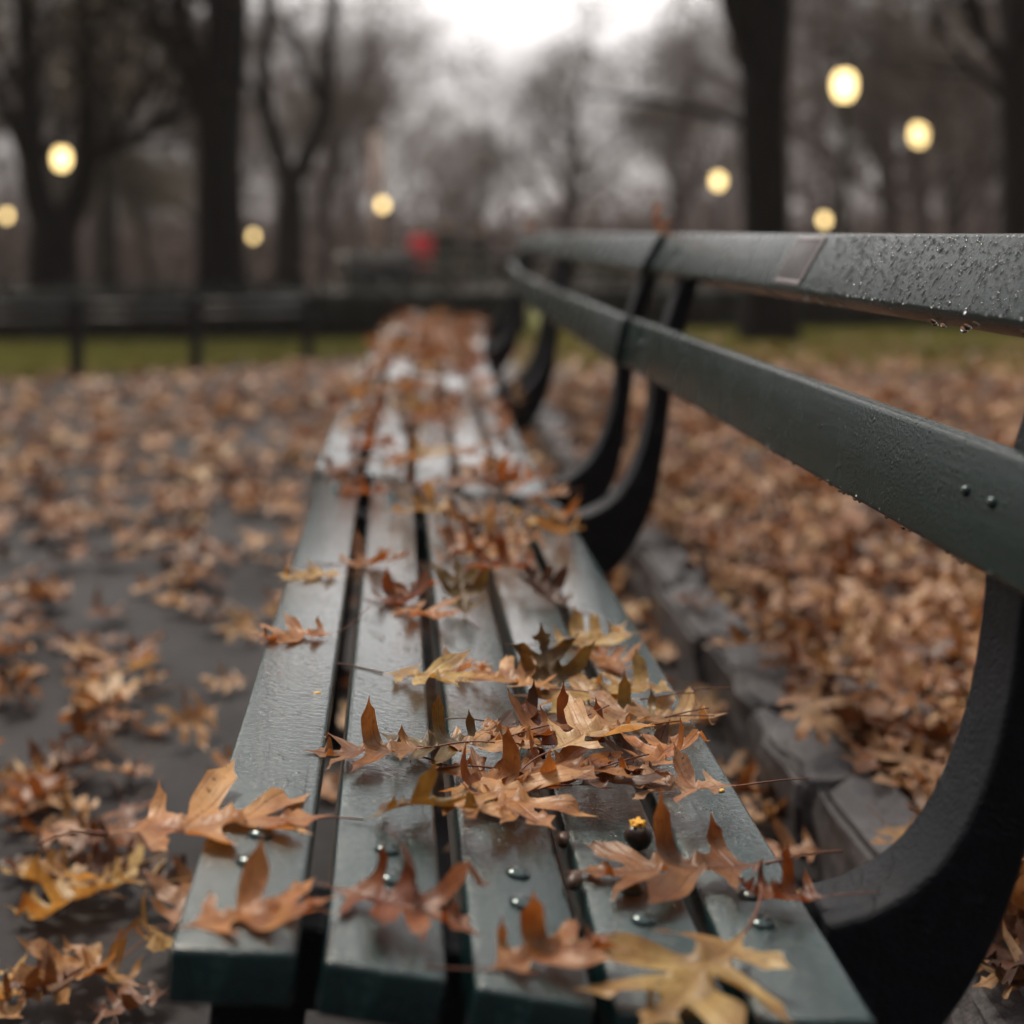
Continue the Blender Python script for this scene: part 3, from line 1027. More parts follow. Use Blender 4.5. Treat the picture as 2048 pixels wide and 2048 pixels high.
pts = []; cand = []
for _ in range(5000):
    y = 1.5 + (RNG.random() ** 1.25) * 12.8
    x = .60 + RNG.random() * (.46 * y)
    if y > 8.5 and RNG.random() < .55 * min(1, (y - 9) / 4): continue
    if x < .70 and RNG.random() < .72: continue
    cand.append((x, y))
cand.sort(key=lambda q: q[1])
vis = [q for q in cand if q[0] / q[1] < .41 and q[0] > .60][:14]
sv_ = set(vis)
for x, y in cand:
    L = RNG.uniform(.10, .16)
    top = .118 if x < .70 else .062 + .02 * clumpy(x, y)
    if (x, y) in sv_:
        soft_leaf(x, y, top + RNG.uniform(0, .03), L, M['groundleaf'], 'soft brown leaf heaped behind the kerb under the near bench back', 'leaves heaped behind the kerb', .4)
    else:
        pts.append((x, y, float(gz(y)) + top + RNG.uniform(0, .035), L, y > 8.0))
litter('leaf_litter', pts, 'deep brown leaf litter behind the kerb on the bench back side')
# strip between seat and kerb, in the shade of the bench
pts = [(RNG.uniform(.02, .57), RNG.uniform(1.3, 9), .004 + RNG.uniform(0, .02), RNG.uniform(.08, .12), False) for _ in range(560)]
litter('leaf_litter', pts, 'shaded leaves under the bench in front of the kerb')

# grass blades on both lawns
def grass(name, pts, label, mat):
    n = len(pts)
    V = np.zeros((n * 3, 3)); h = RNG.uniform(.04, .085, n); a = RNG.uniform(0, 6.28, n); w = .009
    P = np.array(pts)
    V[0::3] = P + np.stack([np.cos(a) * w, np.sin(a) * w, 0 * a], 1)
    V[1::3] = P - np.stack([np.cos(a) * w, np.sin(a) * w, 0 * a], 1)
    V[2::3] = P + np.stack([RNG.normal(0, .022, n), RNG.normal(0, .022, n), h], 1)
    me = bpy.data.meshes.new(name)
    me.from_pydata(V.tolist(), [], [(3 * i, 3 * i + 1, 3 * i + 2) for i in range(n)])
    o = link(name, me, mat)
    tag(o, label, 'grass', None, 'stuff')


m, nt, p, o_ = new_mat('grass_blades')
geo = nt.nodes.new('ShaderNodeNewGeometry')
c = ramp(nt, geo.outputs['Random Per Island'], [(0., (.15, .18, .03)), (.5, (.27, .28, .05)), (.8, (.40, .36, .08)), (1., (.42, .30, .10))])
nt.links.new(c, p.inputs['Base Color']); p.inputs['Roughness'].default_value = .6
M['grass'] = m
gp = []
while len(gp) < 30000:
    x = RNG.uniform(-6, 1.5); y = lawn_edge(x) + RNG.random() ** 1.3 * 7
    if x < -.30 * y - .3 or x > .12 * y: continue
    gp.append((x, y, float(gz(y)) + .008))
grass('grass', gp, 'short green grass of the lawn across the path', M['grass'])
gp = []
while len(gp) < 34000:
    y = RNG.uniform(8.5, 16); x = RNG.uniform(.75, .46 * y)
    if RNG.random() > smooth01((y - 8.5) / 3.5) * (.35 + .65 * clumpy(x - 4, y - 3, .7)): continue
    gp.append((x, y, float(gz(y)) + .05))
grass('grass', gp, 'yellowing grass beyond the leaf litter on the bench back side', M['grass'])

# ------------------------------------------------------------------ low fence, hedges
IRON2 = simple('black_iron', (.010, .013, .016), .45, .3, 30)
fence = empty('low_fence', (-1.29, 10.47, 0))
tag(fence, 'low black iron fence with three square posts along the lawn edge', 'fence')
for k in range(-5, 2):
    t = k
    x, yv = (-1.29 + .66 * k, 10.47 + (.53 if k < 0 else 1.08) * k)
    if k < -2: yv = 10.47 + .53 * k
    bm = bmesh.new(); bmesh.ops.create_cube(bm, size=1)
    for v_ in bm.verts: v_.co = Vector((v_.co.x * .075, v_.co.y * .075, (v_.co.z + .5) * .50))
    bmesh.ops.bevel(bm, geom=bm.edges[:], offset=.008, segments=2, affect='EDGES')
    o = bm_obj('post', bm, IRON2, fence); o.location = (x + 1.29, yv - 10.47, float(gz(yv)))
    if k > -5:
        xp, yp = (-1.29 + .66 * (k - 1), 10.47 + (.53 if k - 1 < 0 else 1.08) * (k - 1))
        for zz in (.46, .37):
            mb = MB(); mb.tube([(xp + 1.29, yp - 10.47, zz + float(gz(yp))), (x + 1.29, yv - 10.47, zz + float(gz(yv)))], .020, 8)
            mb.build('rail', IRON2, fence)


def hedge(x0, x1, y, h, d, label, n):
    hm, nt, p, o_ = new_mat('hedge_leaf')
    geo = nt.nodes.new('ShaderNodeNewGeometry')
    c = ramp(nt, geo.outputs['Random Per Island'], [(0., (.006, .012, .010)), (1., (.020, .030, .018))])
    nt.links.new(c, p.inputs['Base Color']); p.inputs['Roughness'].default_value = .55
    root = empty('hedge', ((x0 + x1) / 2, y, float(gz(y))))
    cx = (x0 + x1) / 2
    V = []; F = []
    for i in range(n):
        px = RNG.uniform(x0, x1) - cx; t = RNG.random()
        if t < .5: q = (px, -d / 2 + RNG.normal(0, .03), RNG.uniform(0, h))
        elif t < .9: q = (px, RNG.uniform(-d / 2, d / 2), h + RNG.normal(0, .035) + .03 * math.sin(px * 5))
        else: q = (px, d / 2, RNG.uniform(0, h))
        s = RNG.uniform(.02, .045)
        a = RNG.normal(0, 1, (2, 3)); a /= np.linalg.norm(a, axis=1)[:, None]
        q = np.array(q)
        V += [q - a[0] * s, q + a[1] * s * .6, q + a[0] * s, q - a[1] * s * .6]
        F.append((4 * i, 4 * i + 1, 4 * i + 2, 4 * i + 3))
    mb = MB(); mb.add(V, F); mb.build('foliage', hm, root, False)
    b = beam(x1 - x0 - .1, d * .8, h * .9, .05, 2)
    o = bm_obj('core', b, simple('hedge_core', (.006, .008, .007), .9), root)
    o.rotation_euler = (0, 0, -PI / 2); o.location = (x0 - cx + .05, 0, h * .92)
    tag(root, label, 'hedge')


hedge(-15, 1.3, 15.2, .53, .8, 'low dark clipped hedge across the lawn on the path side', 10000)
hedge(1.6, 9.5, 16.2, .55, .8, 'low dark clipped hedge beyond the leaf-covered ground on the bench back side', 6000)

# ------------------------------------------------------------------ trees
BARK = []
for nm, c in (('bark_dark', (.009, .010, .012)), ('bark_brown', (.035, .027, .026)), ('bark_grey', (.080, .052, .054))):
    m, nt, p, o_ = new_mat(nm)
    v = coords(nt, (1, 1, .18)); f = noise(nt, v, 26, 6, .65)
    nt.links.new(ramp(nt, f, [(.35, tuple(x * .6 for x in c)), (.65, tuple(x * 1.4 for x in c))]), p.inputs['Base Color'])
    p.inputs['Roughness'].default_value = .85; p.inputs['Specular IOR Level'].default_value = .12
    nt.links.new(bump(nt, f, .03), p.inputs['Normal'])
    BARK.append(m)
m, nt, p, o_ = new_mat('crown_leaves')
geo = nt.nodes.new('ShaderNodeNewGeometry')
nt.links.new(ramp(nt, geo.outputs['Random Per Island'], [(0., (.045, .024, .014)), (.5, (.095, .052, .028)), (.8, (.055, .050, .022)), (1., (.15, .085, .05))]), p.inputs['Base Color'])
p.inputs['Roughness'].default_value = .6
M['crown_leaf'] = m


class Tree:
    def __init__(self, seed, org=None):
        self.org = None if org is None else np.array(org, float)
        self.r = np.random.default_rng(seed); self.trunk = MB(); self.crown = MB(); self.tips = []

    def limb(self, p, d, L, r, lev, maxlev, kids=(7, 6, 5, 4), wander=.16, trop=.06, into=None, start=.3):
        if lev >= 1 and self.org is not None:      # the avenue over the benches stays open to the sky
            q = self.org + np.array(p) + np.array(d) / np.linalg.norm(d) * L * .7
            if (-.085 * q[1] < q[0] < .20 * q[1] and q[2] > .14 * q[1]) or (.035 * q[1] < q[0] < .17 * q[1] and q[2] > 1.5): return
        n = 7 if lev == 0 else (5 if lev < 3 else 3)
        pts = [np.array(p, float)]; d = np.array(d, float); d /= np.linalg.norm(d)
        for i in range(n):
            d = d + self.r.normal(0, wander, 3) * (.5 if lev == 0 else 1) + np.array([0, 0, trop])
            d /= np.linalg.norm(d); pts.append(pts[-1] + d * L / n)
        pts = np.array(pts)
        rad = r * (1 - np.linspace(0, 1, n + 1) * (.55 if lev < 2 else .8))
        (self.trunk if lev <= 1 else self.crown).tube(pts, rad, (10, 7, 4, 3, 3)[min(lev, 4)], lev < 2)
        self.grow(pts, rad, L, lev, maxlev, kids, start)

    def grow(self, pts, rad, L, lev, maxlev, kids, start):
        if lev >= maxlev:
            self.tips.append(pts[-1]); self.tips.append(pts[len(pts) // 2]); return
        k = kids[min(lev, len(kids) - 1)]
        n = len(pts) - 1
        for q in range(k):
            t = start + (1 - start) * (q + self.r.random()) / k
            i = min(int(t * n), n - 1); f = t * n - i
            b = pts[i] * (1 - f) + pts[i + 1] * f
            ax = pts[i + 1] - pts[i]; ax /= np.linalg.norm(ax)
            s = self.r.normal(0, 1, 3); s -= ax * (s @ ax); s /= np.linalg.norm(s)
            a = self.r.uniform(.5, 1.0)
            dd = ax * math.cos(a) + s * math.sin(a)
            if dd[2] < -.25: dd[2] *= -.5
            rr = (rad[i] * (1 - f) + rad[i + 1] * f)
            self.limb(b, dd, L * self.r.uniform(.42, .66), rr * self.r.uniform(.45, .62), lev + 1, maxlev, kids)
        self.limb(pts[-1], pts[-1] - pts[-2], L * .5, rad[-1] * .9, lev + 1, maxlev, kids)

    def stem(self, pts, rad, n=12):
        P = np.array(catmull(pts, 3)); R = np.interp(np.linspace(0, 1, len(P)), np.linspace(0, 1, len(rad)), rad)
        self.trunk.tube(P, R, n)
        return P, R

    def leaves(self, per, size, spread):
        V = []; F = []; k = 0
        T = np.array(self.tips)
        hsh = np.sin(T[:, 0] * 1.9 + 1) + np.sin(T[:, 1] * 2.1 + 2) + np.sin(T[:, 2] * 2.6)
        for t in T[hsh > .35]:
            for _ in range(per * 3):
                q = t + self.r.normal(0, spread, 3); s = size * self.r.uniform(.6, 1.3)
                a = self.r.normal(0, 1, (2, 3)); a /= np.linalg.norm(a, axis=1)[:, None]
                V += [q - a[0] * s, q + a[1] * s * .55, q + a[0] * s, q - a[1] * s * .55]
                F.append((k, k + 1, k + 2, k + 3)); k += 4
        self.nl = len(F)
        return V, F

    def build(self, name, loc, bark, twig, label, group=None, leaf=None, rz=0):
        root = empty(name, loc, rz)
        self.trunk.build('trunk', bark, root)
        if leaf:
            V, F = self.leaves(*leaf)
            nb = len(self.crown.f)
            if F: self.crown.add(V, F)
            o = self.crown.build('crown', [twig, M['crown_leaf']], root, False)
            if F:
                mi = np.zeros(len(o.data.polygons), int); mi[nb:] = 1
                o.data.polygons.foreach_set('material_index', mi)
        else:
            self.crown.build('crown', twig, root, False)
        tag(root, label, 'tree', group)
        return root


def flare(r): return [r * 1.45, r * 1.08, r, r * .97, r * .93]


# -- the six large trunks one can tell apart
t = Tree(1, (-3.34, 16, 0))   # far left: a thick stem that parts low into several limbs
x0, y0 = -3.34, 16.
P, R = t.stem([(-.02, 0, 0), (-.02, 0, .5), (-.02, 0, .9), (.0, 0, 1.25)], [.36, .27, .24, .22])
for pts, rad in (([(-.03, 0, 1.0), (-.20, .0, 1.5), (-.27, .1, 2.1), (-.34, .2, 3.6), (-.5, .2, 6)], [.17, .14, .125, .11, .07]), ([(.02, 0, 1.0), (.24, 0, 1.5), (.31, 0, 2.1), (.26, .1, 4), (.3, .3, 7)], [.17, .13, .12, .10, .07]),
                 ([(.25, 0, 1.6), (.45, .2, 1.9), (.95, .3, 2.15), (1.7, .4, 2.6)], [.09, .07, .055, .03]), ([(-.20, 0, 1.6), (-.4, -.2, 2.2), (-.7, -.4, 2.9), (-1.2, -.5, 3.6)], [.09, .07, .05, .03])):
    P, R = t.stem(pts, rad, 9)
    t.grow(P, R, 2.2, 1, 4, (6, 8, 5, 4), .3)
t.build('tree', (x0, y0, float(gz(y0))), BARK[0], BARK[0], 'dark tree parting low into several limbs behind the lamp at the edge of the lawn', None, (1, .06, .2))

t = Tree(2, (-1.66, 15.4, 0))
x0, y0 = -1.66, 15.4
P, R = t.stem([(.02, 0, 0), (.0, 0, .8), (-.01, 0, 1.9), (.06, .1, 3.4), (.02, .1, 8)], [.31, .235, .205, .195, .13])
t.grow(P, R, 3.2, 1, 4, (5, 6, 5, 4), .5)
P, R = t.stem([(-.03, 0, 1.75), (-.16, 0, 2.25), (-.38, .1, 3.1), (-.62, .2, 5)], [.13, .115, .10, .07], 9)
t.grow(P, R, 2.4, 1, 4, (5, 6, 5, 4), .2)
t.build('tree', (x0, y0, float(gz(y0))), BARK[0], BARK[0], 'tall dark straight trunk with one side limb, behind the middle fence post', None, (1, .05, .2))

t = Tree(3, (-1.45, 22, 0))
x0, y0 = -1.45, 22.
P, R = t.stem([(0, 0, 0), (.0, 0, .8), (.02, 0, 1.6), (.03, 0, 1.95)], [.29, .21, .19, .18])
for pts, rad in (([(.02, 0, 1.85), (-.20, 0, 2.5), (-.36, .1, 3.3), (-.28, .2, 4.6), (-.5, .2, 7)], [.135, .12, .105, .09, .05]), ([(.04, 0, 1.85), (.32, 0, 2.45), (.50, .1, 3.0), (.54, .1, 4.0), (.9, .3, 6.5)], [.135, .13, .12, .09, .05]),
                 ([(.50, .1, 2.95), (.2, .1, 3.5), (.0, .2, 4.2)], [.08, .06, .04])):
    P, R = t.stem(pts, rad, 9)
    t.grow(P, R, 2.3, 1, 4, (6, 6, 5, 4), .35)
t.build('tree', (x0, y0, float(gz(y0))), BARK[0], BARK[0], 'dark tree forking into a wide V above the fence')

t = Tree(4)
x0, y0 = -4.75, 27.
t.limb((0, 0, 0), (.02, 0, 1), 5.5, .16, 0, 4, (7, 6, 5, 4), .10, .05, start=.45)
t.build('tree', (x0, y0, float(gz(y0))), BARK[0], BARK[1], 'slim dark tree between the many-limbed tree and the straight trunk', None, (2, .06, .2))

t = Tree(5, (3.05, 13, 0))   # large crisp trunk at right
x0, y0 = 3.05, 13.
P, R = t.stem([(.05, 0, 0), (.03, 0, .7), (.0, 0, 1.6), (.0, 0, 2.3), (.10, .1, 3.5), (.2, .2, 8)], [.29, .195, .19, .20, .19, .12])
t.grow(P, R, 3.4, 1, 4, (5, 6, 5, 4), .55)
P, R = t.stem([(-.02, 0, 2.15), (-.16, 0, 2.6), (-.34, .0, 3.2), (-.8, .2, 5)], [.14, .125, .11, .06], 9)
t.grow(P, R, 2.6, 1, 4, (5, 6, 5, 4), .25)
P, R = t.stem([(.04, 0, 1.75), (.02, 0, 1.80), (-.6, .3, 2.05), (-1.4, .7, 2.2)], [.05, .045, .03, .015], 7)
t.grow(P, R, 1.3, 2, 4, (4, 6, 5, 4), .2)
t.build('tree', (x0, y0, float(gz(y0))), BARK[0], BARK[0], 'massive dark trunk rising behind the top slat of the near bench')

t = Tree(6)
x0, y0 = 6.02, 15.
P, R = t.stem([(0, 0, 0), (.02, 0, .8), (0, 0, 2.), (-.02, 0, 2.6), (.1, .1, 7)], [.28, .20, .175, .165, .10])
t.grow(P, R, 3., 1, 4, (5, 6, 5, 4), .5)
P, R = t.stem([(-.03, 0, 2.35), (-.2, 0, 2.75), (-.45, .1, 3.2), (-.8, .2, 5)], [.09, .08, .07, .04], 8)
t.grow(P, R, 2.4, 1, 4, (5, 6, 5, 4), .15)
t.build('tree', (x0, y0, float(gz(y0))), BARK[0], BARK[0], 'dark trunk cut by the edge of the photo behind the sharp top slat')

# -- small spreading trees half way back
PR = []
for s, (h, r0) in enumerate(((4.2, .17), (5.2, .2), (3.6, .13))):
    t = Tree(30 + s)
    t.limb((0, 0, 0), (0, 0, 1), h, r0, 0, 4, (9, 7, 6, 4), .13, .02, start=.28)
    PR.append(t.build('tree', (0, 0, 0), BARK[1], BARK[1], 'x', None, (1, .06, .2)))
# tall distant trees
PT = []
for s in range(5):
    t = Tree(60 + s)
    t.limb((0, 0, 0), (0, 0, 1), 9.0 + s * .8, .28, 0, 4, (10, 6, 5, 3), .07, .05, start=.22)
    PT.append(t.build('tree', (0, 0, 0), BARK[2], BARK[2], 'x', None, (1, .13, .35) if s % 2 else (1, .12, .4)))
used = set()


def put(proto, x, y, sc, label, group, rz=None):
    o = proto if proto.name not in used else copy_tree(proto)
    used.add(proto.name); used.add(o.name)
    o.location = (x, y, float(gz(y)) - .05); o.scale = (sc, sc, sc)
    o.rotation_euler = (0, 0, RNG.uniform(0, 6.28) if rz is None else rz)
    tag(o, label, 'tree', group)


def px2x(px, d): return d * (px - 745.) / 3000.


def col_x(px, d):
    # world x at depth y=d for a picture column of the 1932-wide photo
    a = math.radians(4.2127); k = (px - 966.) / 3000.
    return d * (math.sin(a) + k * math.cos(a)) / (math.cos(a) - k * math.sin(a))


for px, d, sc, k, lab in ((1060, 46, 1.15, 0, 'low spreading bare tree behind the middle of the row of benches'), (290, 31, .8, 2, 'thin low bare tree behind the two dark trunks'),
                          (1680, 44, 1.1, 1, 'mid-size bare tree between the two nearest lamps'), (1270, 50, 1.0, 1, 'bare tree with a rounded crown beside the massive trunk'),
                          (610, 48, 1.0, 1, 'bare tree behind the V fork'), (45, 55, 1.3, 2, 'brown tree behind the many-limbed one'), (1800, 38, 1.2, 0, 'spreading tree beyond the smaller near lamp'),
                          (905, 62, .95, 0, 'hazy low tree in the gap of sky'), (390, 46, 1.0, 0, 'leafy tree between the straight trunk and the V fork'), (190, 47, 1.3, 1, 'brown tree behind the lamp at the lawn')):
    put(PR[k], col_x(px, d), d, sc, lab, 'small trees half way back')
n_t = 0
rt = random.Random(77)
spots = []
for _ in range(4000):
    if len(spots) >= 100: break
    d = rt.uniform(48, 135); px = rt.uniform(-1500, 2900)
    if 690 < px < 1200 and d < 118: continue
    if 1200 <= px < 1340 and d < 85: continue
    if 0 < px < 690 and d < 78: continue
    x = col_x(px, d)
    if any((x - a) ** 2 + (d - b) ** 2 < 14 for a, b in spots): continue
    spots.append((x, d))
    centre = 740 < px < 1340
    put(PT[rt.randrange(5)], x, d, rt.uniform(.85, 1.2) * (.62 if centre else 1), 'hazy bare tree of the far wood beyond the lawns', 'bare trees of the far wood')

# brush low between the far trees
mb = MB(); V = []; F = []; k = 0
for _ in range(3800):
    d = 45 + 105 * RNG.random() ** .7; px = RNG.uniform(-1500, 2900)
    x = col_x(px, d); z0 = float(gz(d)); hh = RNG.uniform(.6, 2.2) + max(0, d - 70) / 80 * (RNG.uniform(1.5, 8.5) if not .008 < x / d < .09 else RNG.uniform(0, 4))
    for _ in range(30):
        q = np.array([x + RNG.normal(0, .9), d + RNG.normal(0, .9), z0 + abs(RNG.normal(0, hh * .5))]); s = RNG.uniform(.10, .30) * (1 + max(0, d - 80) / 70)
        a = RNG.normal(0, 1, (2, 3)); a /= np.linalg.norm(a, axis=1)[:, None]
        V += [q - a[0] * s, q + a[1] * s * .5, q + a[0] * s, q - a[1] * s * .5]; F.append((k, k + 1, k + 2, k + 3)); k += 4
    for _ in range(4):
        mb.tube([(x, d, z0), (x + RNG.normal(0, .5), d + RNG.normal(0, .5), z0 + hh)], [.03, .008], 3, False)
mb.add(V, F)
m, nt, p, o_ = new_mat('brush')
geo = nt.nodes.new('ShaderNodeNewGeometry')
nt.links.new(ramp(nt, geo.outputs['Random Per Island'], [(0., (.05, .036, .034)), (.6, (.105, .070, .062)), (1., (.19, .11, .085))]), p.inputs['Base Color'])
p.inputs['Roughness'].default_value = .8
o = mb.build('undergrowth', m, None, False)
tag(o, 'brown undergrowth between the trees of the far wood', 'undergrowth', None, 'stuff')


# ------------------------------------------------------------------ street lamps
def glow(name, col, s):
    m, nt, p, o_ = new_mat(name)
    e = nt.nodes.new('ShaderNodeEmission'); e.inputs[0].default_value = (*col, 1); e.inputs[1].default_value = s
    nt.links.new(e.outputs[0], o_.inputs[0])
    return m


M['glow'] = glow('lamp_glass_lit', (1.0, .70, .28), 6.0); M['glow_near'] = glow('lamp_glass_lit_soft', (1.0, .71, .30), 3.2)
lamp = empty('street_lamp')
mb = MB()
mb.lathe([(.20, 0), (.20, .10), (.15, .16), (.13, .50), (.15, .56), (.085, .66), (.070, 1.2), (.058, 2.75), (.075, 2.80), (.10, 2.86), (.075, 2.92), (.09, 2.96)], 14)
mb.build('post', IRON2, lamp)
mb = MB(); mb.lathe([(.08, 2.965), (.13, 3.05), (.152, 3.16), (.135, 3.27), (.09, 3.34)], 14)
mb.build('globe', M['glow'], lamp)
mb = MB(); mb.lathe([(.11, 3.342), (.13, 3.37), (.085, 3.44), (.035, 3.50), (.02, 3.60), (.003, 3.64)], 14)
mb.build('cap', IRON2, lamp)
LAMPS = [(117, 299, 24, 'lit lamp seen between the limbs of the many-limbed tree'), (13, 406, 50, 'lit lamp farthest to the side on the lawn, near the edge of the photo'), (478, 444, 40, 'lit lamp low between the straight trunk and the V fork'),
         (722, 385, 50, 'lit lamp in front of the pale pole'), (1592, 152, 28, 'biggest and highest lit lamp, on a dark post above the top slat'), (1733, 247, 40, 'second biggest lit lamp, beside the highest one'),
         (1355, 338, 45, 'small lit lamp next to the massive trunk on its open side'), (1555, 413, 32, 'small lit lamp just above the top slat of the near bench')]
for i, (px, py, d, lab) in enumerate(LAMPS):
    o = lamp if i == 0 else copy_tree(lamp)
    z = .88 + (440 - py) / 3000 * d
    base = float(gz(d))
    sc_ = (z - base) / 3.19
    o.location = (col_x(px, d), d, base); o.scale = (sc_, sc_, sc_)
    if i in (0, 4, 5):
        for ch in o.children:
            if ch.name.startswith('globe'):
                ch.material_slots[0].link = 'OBJECT'; ch.material_slots[0].material = M['glow_near']
    tag(o, lab, 'street lamp', 'lit street lamps among the trees')

# pale pole with a limp red flag
d = 54; pole = empty('flag_pole', (col_x(716, d), d, float(gz(d)) - .05))
tag(pole, 'pale pole with a limp red flag above the small lamp', 'flag pole')
mb = MB(); mb.tube([(0, 0, 0), (-.05, 0, 2.5), (-.08, 0, 5.2)], [.25, .22, .20], 12); mb.lathe([(.05, 0), (.09, .06), (.05, .13), (.01, .15)], 10, (-.08, 0, 5.2))
mb.build('pole', simple('pole_paint', (.85, .70, .60), .5, .1), pole)
V = []; F = []
for i in range(9):
    for j in range(12):
        u, w = i / 8, j / 11
        V.append((-.20 - .34 * u * (.5 + .5 * w), .08 * math.sin(u * 9 + w * 2), 5.0 - 1.5 * w - .25 * u))
for i in range(8):
    for j in range(11):
        F.append((i * 12 + j, (i + 1) * 12 + j, (i + 1) * 12 + j + 1, i * 12 + j + 1))
mb = MB(); mb.add(V, F); mb.build('flag', simple('flag_cloth', (.42, .13, .13), .8, .2, 6), pole)

# ------------------------------------------------------------------ far benches across, people, litter bin
gy = float(gz(18))
for i, (px, d, a, lab) in enumerate(((945, 18.6, 84, 'far dark bench across the path, beyond the end of the row, nearer the bench backs'), (640, 17.6, 92, 'far dark bench across the path, just behind the litter bin'))):
    o = copy_tree(bench_far)
    o.location = (col_x(px, d), d, gy); o.rotation_euler = (0, 0, math.radians(-a))
    tag(o, lab, 'bench', 'far benches across the path')


def person(loc, rz, jacket, trousers, hair, label, stride=1.):
    """walking figure, one continuous skin"""
    k = stride
    J = {'pel': (0, 0, .93), 'bel': (0, -.01, 1.10), 'che': (0, -.02, 1.31), 'nk': (0, -.02, 1.47), 'hd0': (0, -.035, 1.54), 'hd1': (0, -.04, 1.63), 'hd2': (0, -.03, 1.69)}
    E = [('pel', 'bel'), ('bel', 'che'), ('che', 'nk'), ('nk', 'hd0'), ('hd0', 'hd1'), ('hd1', 'hd2')]
    Rr = {'pel': .155, 'bel': .15, 'che': .165, 'nk': .055, 'hd0': .072, 'hd1': .092, 'hd2': .070}
    for s, n in ((1, 'r'), (-1, 'l')):
        f = s * k
        J.update({'sh' + n: (.185 * s, -.01, 1.40), 'el' + n: (.235 * s, .05 + .06 * f, 1.13), 'wr' + n: (.22 * s, -.06 + .12 * f, .90), 'ha' + n: (.215 * s, -.09 + .13 * f, .82),
                  'hip' + n: (.09 * s, 0, .88), 'kn' + n: (.095 * s, -.10 - .12 * f, .49), 'an' + n: (.095 * s, -.02 - .26 * f, .09 + .03 * (f < 0)), 'to' + n: (.10 * s, -.17 - .26 * f, .04 + .01 * (f < 0))})
        E += [('che', 'sh' + n), ('sh' + n, 'el' + n), ('el' + n, 'wr' + n), ('wr' + n, 'ha' + n), ('pel', 'hip' + n), ('hip' + n, 'kn' + n), ('kn' + n, 'an' + n), ('an' + n, 'to' + n)]
        Rr.update({'sh' + n: .085, 'el' + n: .058, 'wr' + n: .040, 'ha' + n: .040, 'hip' + n: .10, 'kn' + n: .070, 'an' + n: .048, 'to' + n: .042})
    names = list(J)
    me = bpy.data.meshes.new('person')
    me.from_pydata([J[n] for n in names], [(names.index(a), names.index(b)) for a, b in E], [])
    o = bpy.data.objects.new('person', me); COL.objects.link(o)
    o.modifiers.new('skin', 'SKIN')
    if not me.skin_vertices: me.skin_vertices.new()
    for i, n in enumerate(names):
        me.skin_vertices[0].data[i].radius = (Rr[n], Rr[n]); me.skin_vertices[0].data[i].use_root = (n == 'pel')
    o.modifiers.new('sub', 'SUBSURF').levels = 2
    bpy.context.view_layer.update()
    ev = o.evaluated_get(bpy.context.evaluated_depsgraph_get())
    body = bpy.data.meshes.new_from_object(ev)
    o.modifiers.clear(); o.data = body
    body.materials.clear()
    for c, nm in ((jacket, 'jacket_cloth'), (trousers, 'trouser_cloth'), ((.42, .25, .18), 'skin'), (hair, 'hair')):
        body.materials.append(simple(nm, c, .75, .15, 25))
    for f in body.polygons:
        c = f.center
        f.use_smooth = True
        f.material_index = 3 if (c.z > 1.64 or (c.z > 1.52 and c.y > -.02)) else 2 if c.z > 1.485 else 1 if (c.z < .86 and abs(c.x) < .17) else 0
        if abs(c.x) > .17 and c.z < .875: f.material_index = 2
    o.location = loc; o.rotation_euler = (0, 0, rz)
    tag(o, label, 'person', 'people walking beyond the far benches')
    return o


PX = [(795, 34, 'person in a bright red jacket walking beyond the far benches', (.85, .03, .07), .1, 1.), (843, 31, 'person in black clothes walking next to the red jacket', (.010, .012, .016), -.2, -1.), (903, 33, 'person in dark clothes walking apart from the red jacket, nearer the bench backs', (.016, .018, .024), .3, .8)]
for px, d, lab, c, rz, st in PX:
    person((col_x(px, d), d, float(gz(d))), rz, c, (.015, .018, .025), (.015, .012, .010), lab, st)
binr = empty('litter_bin', (col_x(722, 16.2), 16.2, float(gz(16.2))))
tag(binr, 'dark round litter bin standing before the far bench', 'litter bin')
mb = MB()
for k in range(22):
    a = k * 2 * PI / 22
    mb.tube([(.24 * math.cos(a), .24 * math.sin(a), .06), (.28 * math.cos(a), .28 * math.sin(a), .5), (.31 * math.cos(a), .31 * math.sin(a), .86)], .016, 4)
mb.build('basket', IRON2, binr)
mb = MB(); mb.lathe([(.20, .05), (.22, .06), (.27, .80), (.265, .80), (.20, .09)], 20); mb.build('liner', simple('bin_liner', (.008, .009, .010), .4), binr)
mb = MB()
th = np.linspace(0, 2 * PI, 25)
mb.tube(np.stack([.315 * np.cos(th), .315 * np.sin(th), 0 * th + .87], 1), .022, 6); mb.build('rim', IRON2, binr)

# ------------------------------------------------------------------ air
bm = bmesh.new(); bmesh.ops.create_cube(bm, size=1)
for v_ in bm.verts:
    v_.co = Vector((v_.co.x * 330, v_.co.y * 172 + 76, v_.co.z * 26 + 9.8))
m = bpy.data.materials.new('air'); m.use_nodes = True
nt = m.node_tree
for n in list(nt.nodes):
    if n.type != 'OUTPUT_MATERIAL': nt.nodes.remove(n)
out = [n for n in nt.nodes if n.type == 'OUTPUT_MATERIAL'][0]
vol = nt.nodes.new('ShaderNodeVolumePrincipled')
vol.inputs['Color'].default_value = (.92, .82, .82, 1); vol.inputs['Density'].default_value = .0012
nt.links.new(vol.outputs[0], out.inputs['Volume'])
o = bm_obj('haze', bm, m); o['kind'] = 'stuff'; o['label'] = 'thin autumn haze hanging in the park'

